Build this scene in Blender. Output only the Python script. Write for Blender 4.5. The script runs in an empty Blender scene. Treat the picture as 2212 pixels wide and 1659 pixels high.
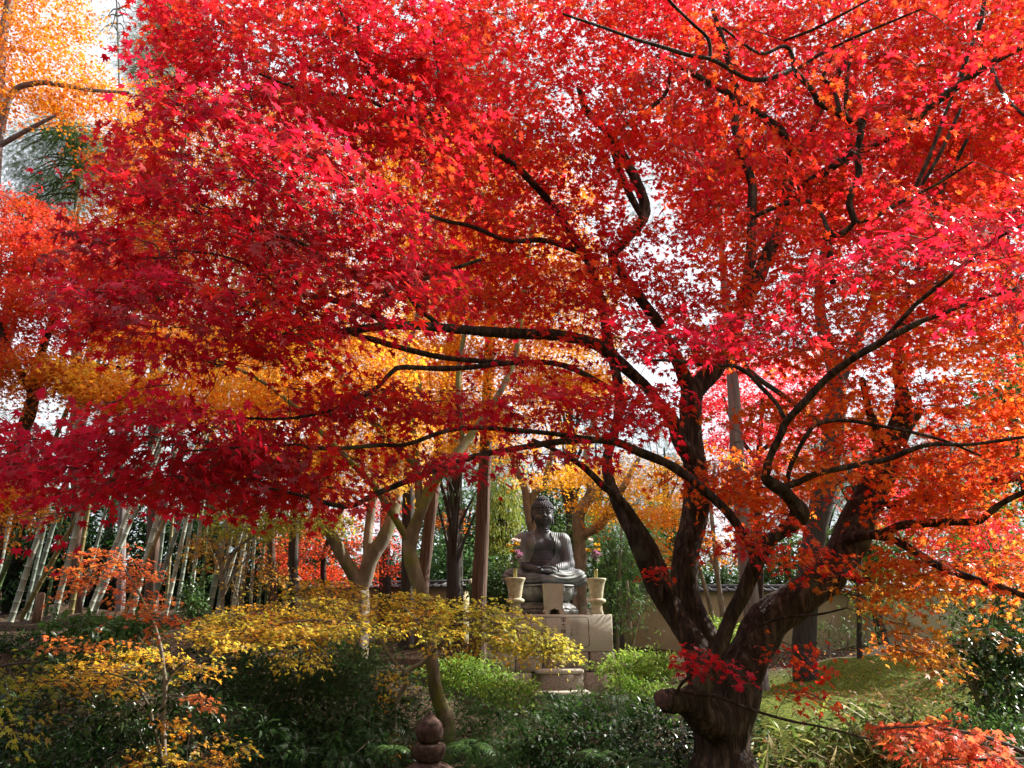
import bpy, math, random
import numpy as np
from mathutils import Vector

sc = bpy.context.scene
COL = sc.collection
rng = np.random.default_rng(7)
random.seed(7)

# ------------------------------------------------------------------ camera, sky, sun, exposure
EYE = 1.6
PITCH = math.radians(16.7)
FPX = 1671.0                       # focal length in pixels of a 2212 px wide picture
cam = bpy.data.cameras.new("camera")
cam.sensor_width = 36.0
cam.lens = 36.0 * FPX / 2212.0
cam.clip_start = 0.05
cam.clip_end = 2000.0
camo = bpy.data.objects.new("camera", cam)
COL.objects.link(camo)
camo.location = (0, 0, EYE)
camo.rotation_euler = (math.radians(90) + PITCH, 0, 0)
sc.camera = camo

SUN_AZ = math.radians(62)          # to the right of straight ahead
SUN_EL = math.radians(38)
SUN = np.array([math.sin(SUN_AZ) * math.cos(SUN_EL), math.cos(SUN_AZ) * math.cos(SUN_EL), math.sin(SUN_EL)])
w = bpy.data.worlds.new("World")
sc.world = w
w.use_nodes = True
nt = w.node_tree
sky = nt.nodes.new("ShaderNodeTexSky")
sky.sky_type = 'NISHITA'
sky.sun_disc = False
sky.sun_elevation = SUN_EL
sky.sun_rotation = SUN_AZ
sky.dust_density = 2.5
sky.air_density = 1.0
bg = nt.nodes["Background"]
bg.inputs[1].default_value = 0.05
wtc = nt.nodes.new("ShaderNodeTexCoord")
wno = nt.nodes.new("ShaderNodeTexNoise")                      # thin bright cloud over most of the sky
wno.inputs["Scale"].default_value = 2.2; wno.inputs["Detail"].default_value = 7.0
nt.links.new(wtc.outputs["Generated"], wno.inputs["Vector"])
wra = nt.nodes.new("ShaderNodeValToRGB")
wra.color_ramp.elements[0].position = .22; wra.color_ramp.elements[1].position = .42
nt.links.new(wno.outputs["Fac"], wra.inputs[0])
wmx = nt.nodes.new("ShaderNodeMix"); wmx.data_type = 'RGBA'
nt.links.new(wra.outputs[0], wmx.inputs[0])
nt.links.new(sky.outputs[0], wmx.inputs[6]); wmx.inputs[7].default_value = (9.2, 9.7, 10.6, 1)
nt.links.new(wmx.outputs[2], bg.inputs[0])
sl = bpy.data.lights.new("sun", 'SUN')
sl.energy = 5.0
sl.angle = math.radians(0.5)
sl.color = (1.0, 0.94, 0.84)
so = bpy.data.objects.new("sun", sl)
COL.objects.link(so)
so.rotation_euler = Vector((-SUN[0], -SUN[1], -SUN[2])).to_track_quat('-Z', 'Y').to_euler()
so.location = (20, 12, 22)
vs = sc.view_settings
vs.view_transform = 'Standard'
vs.look = 'None'
vs.gamma = 1.0
vs.exposure = 1.5
cy = sc.cycles
cy.max_bounces = 8
cy.diffuse_bounces = 4
cy.glossy_bounces = 2
cy.transmission_bounces = 6
cy.use_denoising = True
cy.sample_clamp_indirect = 6.0

# ------------------------------------------------------------------ helpers
cT, sT = math.cos(PITCH), math.sin(PITCH)


def P(px, py, Y):
    """point seen at pixel (px, py) of a 2212 x 1659 picture, Y metres away along the ground"""
    a = (px - 1106.0) / FPX
    b = -(py - 829.5) / FPX
    t = Y / (cT - b * sT)
    return np.array([a * t, Y, EYE + t * (sT + b * cT)])


def MPP(px, py, Y):
    b = -(py - 829.5) / FPX
    return Y / (cT - b * sT) / FPX


GC = np.array([
    (0, 0, 0), (-6, 0, 0), (6, 0, .2), (0, 4, -.75), (-4, 4, -.85), (4, 4, -.65), (-2, 6.5, -.8), (2, 7, -.55),
    (5, 6, -.25), (0, 9.5, -.25), (-5, 10, -.1), (5, 9.3, .38), (8, 9, .45), (-.9, 10.2, .1), (1.3, 13, .05), (-3, 13, .75),
    (-8, 13, 1.15), (4.5, 11.5, .55), (6.5, 12.5, .85), (9, 14, .9), (1, 15, .15), (3, 15.5, .25), (-2, 16, 1.0), (-9, 17, 1.55),
    (-5, 17, 1.4), (8, 18, .85), (4, 19, .62), (1, 22, .75), (8, 24, .7), (-10, 24, 1.8), (0, 40, 2), (-20, 40, 3.0),
    (20, 40, 2), (-25, 10, 2), (25, 10, 1.5), (0, -20, 0), (60, 90, 5), (-60, 90, 6), (0, 90, 5)], float)


def gz(x, y):
    x = np.asarray(x, float); y = np.asarray(y, float)
    d2 = (x[..., None] - GC[:, 0]) ** 2 + (y[..., None] - GC[:, 1]) ** 2
    wt = 1.0 / (d2 + .8) ** 2
    z = (wt * GC[:, 2]).sum(-1) / wt.sum(-1)
    b = np.clip((-y - 2.5) / 10, 0, 1); l = np.clip((-x - 8.5 - .5 * np.maximum(y, 0)) / 8, 0, 1)   # unseen high banks added behind the camera and at left to block skylight
    return z + 10 * b * b * (3 - 2 * b) + 7 * l * l * (3 - 2 * l)


def S(r, g, b):
    """sRGB 0..255 to linear"""
    def f(c):
        c /= 255.0
        return c / 12.92 if c <= .04045 else ((c + .055) / 1.055) ** 2.4
    return (f(r), f(g), f(b))


def nrm(v):
    v = np.asarray(v, float)
    return v / np.maximum(np.linalg.norm(v, axis=-1, keepdims=True), 1e-9)


def setp(o, label=None, cat=None, group=None, kind=None):
    if label: o['label'] = label
    if cat: o['category'] = cat
    if group: o['group'] = group
    if kind: o['kind'] = kind
    return o


def thing(name, label, cat, loc=(0, 0, 0), rz=0.0, group=None):
    o = bpy.data.objects.new(name, None)
    COL.objects.link(o)
    o.location = tuple(float(v) for v in loc)
    o.rotation_euler = (0, 0, rz)
    o.empty_display_size = .2
    return setp(o, label, cat, group)


LOCAL = set()


def link(name, me, mat, parent=None):
    """link a mesh given in world coordinates (or in the parent's own frame when parent carries 'local')"""
    o = bpy.data.objects.new(name, me)
    COL.objects.link(o)
    if mat is not None and len(me.materials) == 0:
        me.materials.append(mat)
    if parent is not None:
        o.parent = parent
        anc = parent
        while anc.parent is not None: anc = anc.parent
        if anc.name not in LOCAL:
            root = parent
            off = Vector((0, 0, 0))
            while root is not None:
                off += root.location
                root = root.parent
            o.location = -off
    return o


def npmesh(name, V, F, col=None, smooth=True):
    """V (n,3); F (m,3) or (m,4) int array or a list of both"""
    me = bpy.data.meshes.new(name)
    V = np.ascontiguousarray(V, np.float32)
    Fs = F if isinstance(F, list) else [F]
    Fs = [np.asarray(f, np.int32) for f in Fs if len(f)]
    loops = np.concatenate([f.ravel() for f in Fs])
    tot = np.concatenate([np.full(len(f), f.shape[1], np.int32) for f in Fs])
    start = np.concatenate([[0], np.cumsum(tot)[:-1]]).astype(np.int32)
    me.vertices.add(len(V)); me.vertices.foreach_set("co", V.ravel())
    me.loops.add(len(loops)); me.loops.foreach_set("vertex_index", loops)
    me.polygons.add(len(tot)); me.polygons.foreach_set("loop_start", start)
    if smooth:
        me.polygons.foreach_set("use_smooth", np.ones(len(tot), bool))
    if col is not None:
        a = me.color_attributes.new("col", 'FLOAT_COLOR', 'POINT')
        c = np.ones((len(V), 4), np.float32); c[:, :3] = col
        a.data.foreach_set("color", c.ravel())
    me.update(calc_edges=True)
    return me


class MB:
    """collects vertices and faces of one part"""
    def __init__(s): s.V = []; s.Q = []; s.T = []; s.C = []; s.n = 0

    def add(s, V, Q=None, T=None, col=None):
        V = np.asarray(V, float)
        s.V.append(V)
        if Q is not None and len(Q): s.Q.append(np.asarray(Q, int) + s.n)
        if T is not None and len(T): s.T.append(np.asarray(T, int) + s.n)
        if col is not None: s.C.append(np.broadcast_to(np.asarray(col, float), V.shape))
        s.n += len(V)
        return s

    def build(s, name, mat, parent=None, smooth=True):
        F = []
        if s.Q: F.append(np.concatenate(s.Q))
        if s.T: F.append(np.concatenate(s.T))
        col = np.concatenate(s.C) if s.C else None
        return link(name, npmesh(name, np.concatenate(s.V), F, col, smooth), mat, parent)

    def box(s, c, d, rz=0.0, bev=0.0, col=None):
        """box of full size d centred at c, edges cut by bev"""
        hx, hy, hz = d[0] / 2, d[1] / 2, d[2] / 2
        b = min(bev, hx * .9, hy * .9, hz * .9)
        if b <= 0:
            V = np.array([(x * hx, y * hy, z * hz) for z in (-1, 1) for x, y in ((-1, -1), (1, -1), (1, 1), (-1, 1))])
            Q = [(0, 3, 2, 1), (4, 5, 6, 7), (0, 1, 5, 4), (1, 2, 6, 5), (2, 3, 7, 6), (3, 0, 4, 7)]
        else:
            lv = []
            for z, ins in ((-hz, b), (-hz + b, 0), (hz - b, 0), (hz, b)):
                x, y = hx - ins, hy - ins
                cc = b if ins == 0 else b * .6
                lv.append([(-x + cc, -y, z), (x - cc, -y, z), (x, -y + cc, z), (x, y - cc, z), (x - cc, y, z), (-x + cc, y, z), (-x, y - cc, z), (-x, -y + cc, z)])
            V = np.array(lv).reshape(-1, 3)
            Q = []
            for k in range(3):
                for i in range(8):
                    j = (i + 1) % 8
                    Q.append((k * 8 + i, k * 8 + j, k * 8 + 8 + j, k * 8 + 8 + i))
            Q += [(24, 25, 26, 27), (27, 28, 29, 30), (24, 27, 30, 31)]
            Q += [(3, 2, 1, 0), (6, 5, 4, 3), (7, 6, 3, 0)]
        V = V.copy()
        if rz:
            x = V[:, 0] * math.cos(rz) - V[:, 1] * math.sin(rz)
            y = V[:, 0] * math.sin(rz) + V[:, 1] * math.cos(rz)
            V[:, 0], V[:, 1] = x, y
        s.add(V + np.asarray(c, float), Q=Q, col=col)
        return s

    def lathe(s, prof, c=(0, 0, 0), n=32, col=None, wob=None):
        prof = np.asarray(prof, float)
        a = np.arange(n) * 2 * math.pi / n
        V = np.zeros((len(prof), n, 3))
        r = np.repeat(prof[:, :1], n, 1)
        if wob is not None: r = r * wob(a[None, :], prof[:, 1:2])
        V[..., 0] = r * np.cos(a); V[..., 1] = r * np.sin(a); V[..., 2] = prof[:, 1:2]
        m = len(prof)
        i = np.arange(n); j = (i + 1) % n
        Q = np.concatenate([np.stack([k * n + i, k * n + j, k * n + n + j, k * n + n + i], 1) for k in range(m - 1)])
        s.add(V.reshape(-1, 3) + np.asarray(c, float), Q=Q, col=col)
        return s

    def tube(s, pts, rad, n=8, smooth_k=4, rough=0.0, col=None, cap=True):
        V, Q, T = tube(pts, rad, n, smooth_k, rough, cap)
        s.add(V, Q=Q, T=T, col=col)
        return s


def catmull(p, r, k):
    p = np.asarray(p, float); r = np.asarray(r, float)
    if k <= 1 or len(p) < 3: return p, r
    q = np.concatenate([[2 * p[0] - p[1]], p, [2 * p[-1] - p[-2]]])
    t = np.arange(k)[:, None] / k
    out = []; ro = []
    for i in range(len(p) - 1):
        a, b, c, d = q[i], q[i + 1], q[i + 2], q[i + 3]
        out.append(.5 * (2 * b + (c - a) * t + (2 * a - 5 * b + 4 * c - d) * t ** 2 + (3 * b - a - 3 * c + d) * t ** 3))
        ro.append(r[i] + (r[i + 1] - r[i]) * t[:, 0])
    return np.concatenate(out + [p[-1:]]), np.concatenate(ro + [r[-1:]])


def tube(pts, rad, n=8, k=4, rough=0.0, cap=True):
    p, r = catmull(pts, np.broadcast_to(np.asarray(rad, float), (len(pts),)), k)
    m = len(p)
    t = nrm(np.gradient(p, axis=0))
    ref = np.array([0.3, -1.0, 0.2]) if abs(t[0, 1]) < .8 else np.array([1.0, 0, .2])
    N = np.zeros_like(p)
    v = ref
    for i in range(m):
        v = v - t[i] * np.dot(v, t[i]); v = v / (np.linalg.norm(v) + 1e-9)
        N[i] = v
    B = np.cross(t, N)
    a = np.arange(n) * 2 * math.pi / n
    rr = np.repeat(r[:, None], n, 1)
    if rough:
        ph = rng.uniform(0, 6.28, 3)
        rr = rr * (1 + rough * (.5 * np.sin(3 * a[None] + ph[0] + np.arange(m)[:, None] * .35) + .6 * np.sin(np.arange(m)[:, None] * .9 + ph[1]) * np.sin(a[None] * 2 + ph[2]) + rng.normal(0, .35, (m, n))))
    V = p[:, None] + rr[..., None] * (np.cos(a)[None, :, None] * N[:, None] + np.sin(a)[None, :, None] * B[:, None])
    i = np.arange(n); j = (i + 1) % n
    Q = np.concatenate([np.stack([q * n + i, q * n + j, q * n + n + j, q * n + n + i], 1) for q in range(m - 1)])
    V = V.reshape(-1, 3); T = []
    if cap:
        V = np.concatenate([V, p[:1] - t[:1] * r[0] * .15, p[-1:] + t[-1:] * r[-1] * .3])
        c0, c1 = m * n, m * n + 1
        T = np.concatenate([np.stack([np.full(n, c0), j, i], 1), np.stack([np.full(n, c1), (m - 1) * n + i, (m - 1) * n + j], 1)])
    return V, Q, T


def multi_tubes(P0, R, n=4):
    """many tubes at once: P0 (K,m,3), R (K,m)"""
    K, m, _ = P0.shape
    t = nrm(np.gradient(P0, axis=1))
    ref = nrm(np.array([.31, -.2, .93]) + np.zeros_like(t))
    N = nrm(np.cross(t, ref)); B = np.cross(t, N)
    a = np.arange(n) * 2 * math.pi / n
    V = P0[:, :, None] + R[:, :, None, None] * (np.cos(a)[None, None, :, None] * N[:, :, None] + np.sin(a)[None, None, :, None] * B[:, :, None])
    i = np.arange(n); j = (i + 1) % n
    q = np.concatenate([np.stack([k * n + i, k * n + j, k * n + n + j, k * n + n + i], 1) for k in range(m - 1)])
    Q = (q[None] + (np.arange(K) * m * n)[:, None, None]).reshape(-1, 4)
    return V.reshape(-1, 3), Q


# ------------------------------------------------------------------ implicit surfaces (for the figure and the old trunk)
def smin(a, b, k):
    h = np.clip(.5 + .5 * (b - a) / k, 0, 1)
    return b + (a - b) * h - k * h * (1 - h)


class Field:
    def __init__(s, lo, hi, h):
        s.lo = np.asarray(lo, float); s.h = h
        s.n = np.ceil((np.asarray(hi) - s.lo) / h).astype(int) + 1
        s.f = np.full(s.n, 1e3, np.float32)
        s.ax = [s.lo[i] + h * np.arange(s.n[i]) for i in range(3)]

    def sub(s, lo, hi):
        a = np.clip(np.floor((np.asarray(lo) - s.lo) / s.h).astype(int), 0, s.n - 1)
        b = np.clip(np.ceil((np.asarray(hi) - s.lo) / s.h).astype(int) + 1, 1, s.n)
        sl = tuple(slice(a[i], b[i]) for i in range(3))
        X = s.ax[0][sl[0]][:, None, None]; Y = s.ax[1][sl[1]][None, :, None]; Z = s.ax[2][sl[2]][None, None, :]
        return sl, X, Y, Z

    def cone(s, a, b, ra, rb, k=.03, cut=False):
        a = np.asarray(a, float); b = np.asarray(b, float)
        m = max(ra, rb) + k * 2 + s.h * 3
        sl, X, Y, Z = s.sub(np.minimum(a, b) - m, np.maximum(a, b) + m)
        d = b - a; L = float(d @ d) + 1e-12
        t = np.clip(((X - a[0]) * d[0] + (Y - a[1]) * d[1] + (Z - a[2]) * d[2]) / L, 0, 1)
        q = np.sqrt((X - a[0] - t * d[0]) ** 2 + (Y - a[1] - t * d[1]) ** 2 + (Z - a[2] - t * d[2]) ** 2) - (ra + (rb - ra) * t)
        s._put(sl, q, k, cut)

    def ell(s, c, r, k=.03, cut=False, ry=0.0):
        c = np.asarray(c, float); r = np.asarray(r, float)
        m = r.max() + k * 2 + s.h * 3
        sl, X, Y, Z = s.sub(c - m, c + m)
        x, y, z = X - c[0], Y - c[1], Z - c[2]
        if ry:
            x, z = x * math.cos(ry) - z * math.sin(ry), x * math.sin(ry) + z * math.cos(ry)
        k0 = np.sqrt((x / r[0]) ** 2 + (y / r[1]) ** 2 + (z / r[2]) ** 2)
        k1 = np.sqrt((x / r[0] ** 2) ** 2 + (y / r[1] ** 2) ** 2 + (z / r[2] ** 2) ** 2)
        q = k0 * (k0 - 1) / np.maximum(k1, 1e-6)
        s._put(sl, q, k, cut)

    def _put(s, sl, q, k, cut):
        g = s.f[sl]
        s.f[sl] = -smin(-g, q, k) if cut else smin(g, q, k)

    def grid(s):
        return s.ax[0][:, None, None], s.ax[1][None, :, None], s.ax[2][None, None, :]

    def mesh(s, f=None):
        f = s.f if f is None else f
        inside = f < 0
        nx, ny, nz = f.shape
        shp = (nx - 1, ny - 1, nz - 1)
        cnt = np.zeros(shp, np.int8)
        for dx in (0, 1):
            for dy in (0, 1):
                for dz in (0, 1):
                    cnt += inside[dx:nx - 1 + dx, dy:ny - 1 + dy, dz:nz - 1 + dz]
        cells = np.argwhere((cnt > 0) & (cnt < 8))
        idx = np.full(shp, -1, np.int32)
        idx[cells[:, 0], cells[:, 1], cells[:, 2]] = np.arange(len(cells))
        acc = np.zeros((len(cells), 3)); num = np.zeros(len(cells))
        cor = np.array([(x, y, z) for x in (0, 1) for y in (0, 1) for z in (0, 1)])
        val = [f[cells[:, 0] + c[0], cells[:, 1] + c[1], cells[:, 2] + c[2]] for c in cor]
        for i in range(8):
            for j in range(i + 1, 8):
                if np.abs(cor[i] - cor[j]).sum() == 1:
                    m = (val[i] < 0) != (val[j] < 0)
                    den = np.where(m, val[i] - val[j], 1.0)
                    t = np.where(m, val[i] / den, 0)
                    acc += np.where(m[:, None], cor[i] + t[:, None] * (cor[j] - cor[i]), 0)
                    num += m
        V = s.lo + s.h * (cells + acc / num[:, None])
        Q = []
        for ax in range(3):
            o1, o2 = [(1, 2), (2, 0), (0, 1)][ax]
            sl0 = [slice(None)] * 3; sl1 = [slice(None)] * 3
            sl0[ax] = slice(0, -1); sl1[ax] = slice(1, None)
            ch = np.argwhere(inside[tuple(sl0)] != inside[tuple(sl1)])
            ok = (ch[:, o1] > 0) & (ch[:, o2] > 0) & (ch[:, o1] < f.shape[o1] - 1) & (ch[:, o2] < f.shape[o2] - 1)
            ch = ch[ok]
            e1 = np.zeros(3, int); e1[o1] = 1
            e2 = np.zeros(3, int); e2[o2] = 1
            q = np.stack([idx[tuple((ch - e1 - e2).T)], idx[tuple((ch - e2).T)], idx[tuple(ch.T)], idx[tuple((ch - e1).T)]], 1)
            ins = inside[tuple(ch.T)]
            q[~ins] = q[~ins][:, ::-1]
            Q.append(q)
        return V, np.concatenate(Q)


# ------------------------------------------------------------------ materials
def newmat(name):
    m = bpy.data.materials.new(name)
    m.use_nodes = True
    n = m.node_tree
    return m, n, n.nodes["Principled BSDF"]


def N(n, t, **kw):
    o = n.nodes.new(t)
    for k, v in kw.items():
        if k in o.inputs.keys(): o.inputs[k].default_value = v
        else: setattr(o, k, v)
    return o


def ramp(n, fac, stops):
    r = n.nodes.new("ShaderNodeValToRGB")
    e = r.color_ramp.elements
    while len(e) < len(stops): e.new(.5)
    for i, (p, c) in enumerate(stops):
        e[i].position = p; e[i].color = (*c, 1)
    n.links.new(fac, r.inputs[0])
    return r.outputs[0]


def coords(n, kind="Object", scale=(1, 1, 1)):
    tc = n.nodes.new("ShaderNodeTexCoord")
    mp = n.nodes.new("ShaderNodeMapping")
    mp.inputs["Scale"].default_value = scale
    n.links.new(tc.outputs[kind], mp.inputs[0])
    return mp.outputs[0]


def leafmat(name, trans=.5, rough=.45, spec=.35, tgain=1.5, sheen=False):
    m, n, b = newmat(name)
    at = N(n, "ShaderNodeAttribute", attribute_name="col")
    n.links.new(at.outputs[0], b.inputs["Base Color"])
    b.inputs["Roughness"].default_value = rough
    b.inputs["Specular IOR Level"].default_value = spec
    tr = n.nodes.new("ShaderNodeBsdfTranslucent")
    mul = N(n, "ShaderNodeMix", data_type='RGBA', blend_type='MULTIPLY')
    mul.inputs[0].default_value = 1.0
    n.links.new(at.outputs[0], mul.inputs[6])
    mul.inputs[7].default_value = (tgain, tgain, tgain, 1)
    n.links.new(mul.outputs[2], tr.inputs[0])
    mx = n.nodes.new("ShaderNodeMixShader")
    mx.inputs[0].default_value = trans
    n.links.new(b.outputs[0], mx.inputs[1]); n.links.new(tr.outputs[0], mx.inputs[2])
    n.links.new(mx.outputs[0], n.nodes["Material Output"].inputs[0])
    return m


def noisemat(name, stops, scale=6.0, vscale=(1, 1, 1), detail=6, rough=.85, bump=.4, bdist=.02, spec=.25, metal=0.0,
             extra=None, bscale=None, rgh=.6):
    m, n, b = newmat(name)
    co = coords(n, "Object", vscale)
    nz = N(n, "ShaderNodeTexNoise", Scale=scale, Detail=detail, Roughness=rgh)
    n.links.new(co, nz.inputs["Vector"])
    c = ramp(n, nz.outputs["Fac"], stops)
    if extra:                                  # (colour, scale, low, high): patches of a second colour
        ec, es, lo, hi = extra
        n2 = N(n, "ShaderNodeTexNoise", Scale=es, Detail=5)
        n.links.new(coords(n, "Object"), n2.inputs["Vector"])
        f = ramp(n, n2.outputs["Fac"], [(lo, (0, 0, 0)), (hi, (1, 1, 1))])
        mx = N(n, "ShaderNodeMix", data_type='RGBA')
        n.links.new(f, mx.inputs[0]); n.links.new(c, mx.inputs[6]); mx.inputs[7].default_value = (*ec, 1)
        c = mx.outputs[2]
    n.links.new(c, b.inputs["Base Color"])
    b.inputs["Roughness"].default_value = rough
    b.inputs["Specular IOR Level"].default_value = spec
    b.inputs["Metallic"].default_value = metal
    if bump:
        bn = N(n, "ShaderNodeBump", Strength=bump, Distance=bdist)
        h = nz.outputs["Fac"]
        if bscale:
            n3 = N(n, "ShaderNodeTexNoise", Scale=bscale, Detail=8)
            n.links.new(co, n3.inputs["Vector"]); h = n3.outputs["Fac"]
        n.links.new(h, bn.inputs["Height"]); n.links.new(bn.outputs[0], b.inputs["Normal"])
    return m


M = {}
M['leaf'] = leafmat("maple_leaf", .55, .45, .3, 1.6)
M['green_leaf'] = leafmat("evergreen_leaf", .30, .5, .16, 1.8)
M['glossy_leaf'] = leafmat("glossy_leaf", .15, .34, .34, 1.6)
M['petal'] = leafmat("petal", .35, .6, .2, 1.1)
M['bark'] = noisemat("maple_bark", [(.34, (.012, .007, .005)), (.53, (.044, .027, .018)), (.68, (.125, .085, .06))], 13, (1.6, 1.6, .30),
                     bump=1.0, bdist=.05, extra=((.075, .075, .04), 4.5, .60, .70), bscale=26)
M['twig'] = noisemat("twig_bark", [(.35, (.035, .022, .018)), (.7, (.10, .07, .055))], 20, bump=.2)
M['pale_bark'] = noisemat("pale_bark", [(.3, (.10, .085, .065)), (.55, (.20, .17, .13)), (.75, (.32, .28, .22))], 8, (1, 1, .4),
                          bump=.6, bdist=.02, extra=((.13, .14, .05), 2.5, .52, .66), bscale=18)
M['mossy_bark'] = noisemat("mossy_bark", [(.3, (.07, .055, .03)), (.55, (.16, .13, .08)), (.75, (.28, .24, .16))], 7, (1, 1, .4),
                           bump=.7, bdist=.02, extra=((.15, .16, .03), 3, .42, .6), bscale=18)
M['cedar_bark'] = noisemat("cedar_bark", [(.3, (.04, .024, .018)), (.5, (.10, .062, .045)), (.72, (.19, .13, .10))], 9, (3, 3, .12),
                           bump=.9, bdist=.03)
M['grey_bark'] = noisemat("grey_bark", [(.3, (.09, .075, .07)), (.5, (.17, .145, .14)), (.72, (.28, .25, .24))], 9, (3, 3, .12), bump=.9, bdist=.03)
M['dark_bark'] = noisemat("dark_bark", [(.3, (.02, .018, .016)), (.6, (.05, .045, .04))], 9, (3, 3, .15), bump=.7)
M['bronze'] = noisemat("bronze", [(.28, (.022, .026, .036)), (.5, (.048, .054, .070)), (.72, (.10, .112, .13))], 3.2, (1.3, 1.3, .7),
                       rough=.62, bump=.15, bdist=.01, spec=.35, metal=.12, extra=((.115, .145, .14), 2.6, .52, .72))
M['robe'] = noisemat("bronze_robe", [(.28, (.048, .053, .066)), (.5, (.10, .11, .128)), (.72, (.18, .205, .22))], 3.2, (1.3, 1.3, .7),
                     rough=.6, bump=.15, bdist=.01, spec=.35, metal=.12, extra=((.17, .20, .19), 2.6, .48, .7))
M['lotus'] = noisemat("bronze_lotus", [(.28, (.05, .05, .055)), (.5, (.12, .125, .13)), (.72, (.24, .26, .26))], 4,
                      rough=.55, bump=.15, spec=.4, metal=.1)
M['granite'] = noisemat("granite", [(.30, (.15, .142, .112)), (.42, (.40, .38, .305)), (.6, (.52, .495, .40)), (.75, (.64, .61, .50))], 60,
                        detail=3, rough=.8, bump=.15, bdist=.004, extra=((.16, .14, .11), 1.7, .52, .8))
M['pale_stone'] = noisemat("pale_stone", [(.3, (.28, .255, .165)), (.5, (.48, .45, .31)), (.7, (.60, .57, .41))], 14, detail=6, rough=.75,
                           bump=.15, bdist=.006, extra=((.12, .10, .07), 6, .60, .74))
M['mossy_stone'] = noisemat("mossy_stone", [(.3, (.12, .10, .08)), (.5, (.26, .225, .18)), (.7, (.36, .32, .26))], 30, detail=5, rough=.85,
                            bump=.3, bdist=.01, extra=((.10, .12, .05), 2.2, .48, .66))
M['lava_stone'] = noisemat("reddish_stone", [(.3, (.022, .012, .009)), (.5, (.06, .032, .023)), (.72, (.11, .062, .046))], 26, detail=7, rough=.9,
                           bump=.6, bdist=.01, extra=((.13, .11, .095), 9, .62, .74))
M['groove'] = noisemat("dark_groove", [(.3, (.03, .022, .015)), (.7, (.09, .07, .05))], 20, bump=0)
M['plaster'] = noisemat("earth_plaster", [(.3, (.29, .25, .145)), (.55, (.37, .325, .20)), (.75, (.43, .38, .24))], 1.6, (1, 1, .6), rough=.9, bump=.08,
                        extra=((.22, .18, .11), .9, .55, .8))
M['tile'] = noisemat("roof_tile", [(.3, (.045, .05, .055)), (.7, (.13, .14, .15))], 9, rough=.5, bump=.1)
M['post'] = noisemat("weathered_post", [(.3, (.10, .06, .04)), (.7, (.26, .18, .12))], 10, (3, 3, .3), bump=.5)
M['stem'] = noisemat("green_stem", [(.3, (.05, .10, .02)), (.7, (.11, .19, .04))], 10, bump=0)
M['tubegreen'] = noisemat("bamboo_tube", [(.3, (.28, .27, .10)), (.7, (.48, .44, .19))], 6, (1, 1, .3), rough=.5, bump=.05)
M['cut'] = noisemat("cut_wood", [(.3, (.03, .018, .013)), (.5, (.10, .05, .035)), (.75, (.20, .12, .085))], 9, bump=.3)


def attrmat(name, rough=.5, spec=.4, bump=.1):
    m, n, b = newmat(name)
    at = N(n, "ShaderNodeAttribute", attribute_name="col")
    nz = N(n, "ShaderNodeTexNoise", Scale=7.0, Detail=6.0)
    n.links.new(coords(n, "Object", (1, 1, .4)), nz.inputs["Vector"])
    c = ramp(n, nz.outputs["Fac"], [(.3, (.55, .55, .5)), (.65, (1, 1, 1))])
    mx = N(n, "ShaderNodeMix", data_type='RGBA', blend_type='MULTIPLY')
    mx.inputs[0].default_value = 1.0
    n.links.new(at.outputs[0], mx.inputs[6]); n.links.new(c, mx.inputs[7])
    n.links.new(mx.outputs[2], b.inputs["Base Color"])
    b.inputs["Roughness"].default_value = rough
    b.inputs["Specular IOR Level"].default_value = spec
    return m


M['bamboo'] = attrmat("bamboo_culm", .42, .4)

# ------------------------------------------------------------------ leaves
def star(angs, lens, notch, base=.06, droop=.22):
    """palmate leaf: tip along +x, petiole at the origin's back, unit = middle lobe"""
    pts = []
    k = len(angs)
    order = np.argsort(angs)
    A = np.radians(np.array(angs)[order]); L = np.array(lens)[order]
    for i in range(k):
        pts.append((L[i] * math.cos(A[i]), L[i] * math.sin(A[i])))
        if i < k - 1:
            am = (A[i] + A[i + 1]) / 2
            pts.append((notch * math.cos(am), notch * math.sin(am)))
    pts.append((-base, 0))
    p = np.array([(0, 0)] + pts)
    z = -droop * (p[:, 0] ** 2 + p[:, 1] ** 2)
    z[0] = .03
    n = len(pts)
    T = [(0, 1 + i, 1 + (i + 1) % n) for i in range(n)]
    return np.column_stack([p, z]), np.array(T)


def variants(t, ks):
    v, f = t
    out = []
    for dr, fold, skew in ks:
        w_ = v.copy()
        r2 = v[:, 0] ** 2 + v[:, 1] ** 2
        w_[:, 2] = -dr * r2 + fold * np.abs(v[:, 1]) + .12 * skew * v[:, 0] * v[:, 1]
        w_[:, 1] *= 1 - .25 * abs(fold) + .1 * skew
        w_[:, 0] += skew * .12 * v[:, 1]
        out.append(w_)
    return np.array(out), f


T7 = star([0, 40, -40, 82, -82, 126, -126], [1, .93, .93, .76, .76, .46, .46], .42)
T5 = star([0, 48, -48, 100, -100], [1, .92, .92, .66, .66], .44)
T3 = star([0, 62, -62], [1, .85, .85], .38, base=.12)


T7 = variants(T7, [(.12, .1, 0), (.25, .25, .5), (.42, .0, -.6), (.6, .45, .3), (.05, -.25, -.3), (.3, .6, -.8), (.2, .05, .9)])
T5 = variants(T5, [(.12, .1, 0), (.25, .3, .5), (.45, .0, -.6), (.1, -.25, .3)])


def blade(wd=.36, fold=.12, droop=.18):
    V = np.array([(0, 0, 0), (.3, wd * .8 / 2, fold * .5), (.3, -wd * .8 / 2, fold * .5), (.62, wd / 2 * .85, fold * .5 - droop * .35), (.62, -wd / 2 * .85, fold * .5 - droop * .35), (1, 0, -droop), (.45, 0, 0)])
    T = np.array([(0, 6, 1), (0, 2, 6), (1, 6, 3), (2, 4, 6), (3, 6, 5), (4, 5, 6)])
    return V, T


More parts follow.
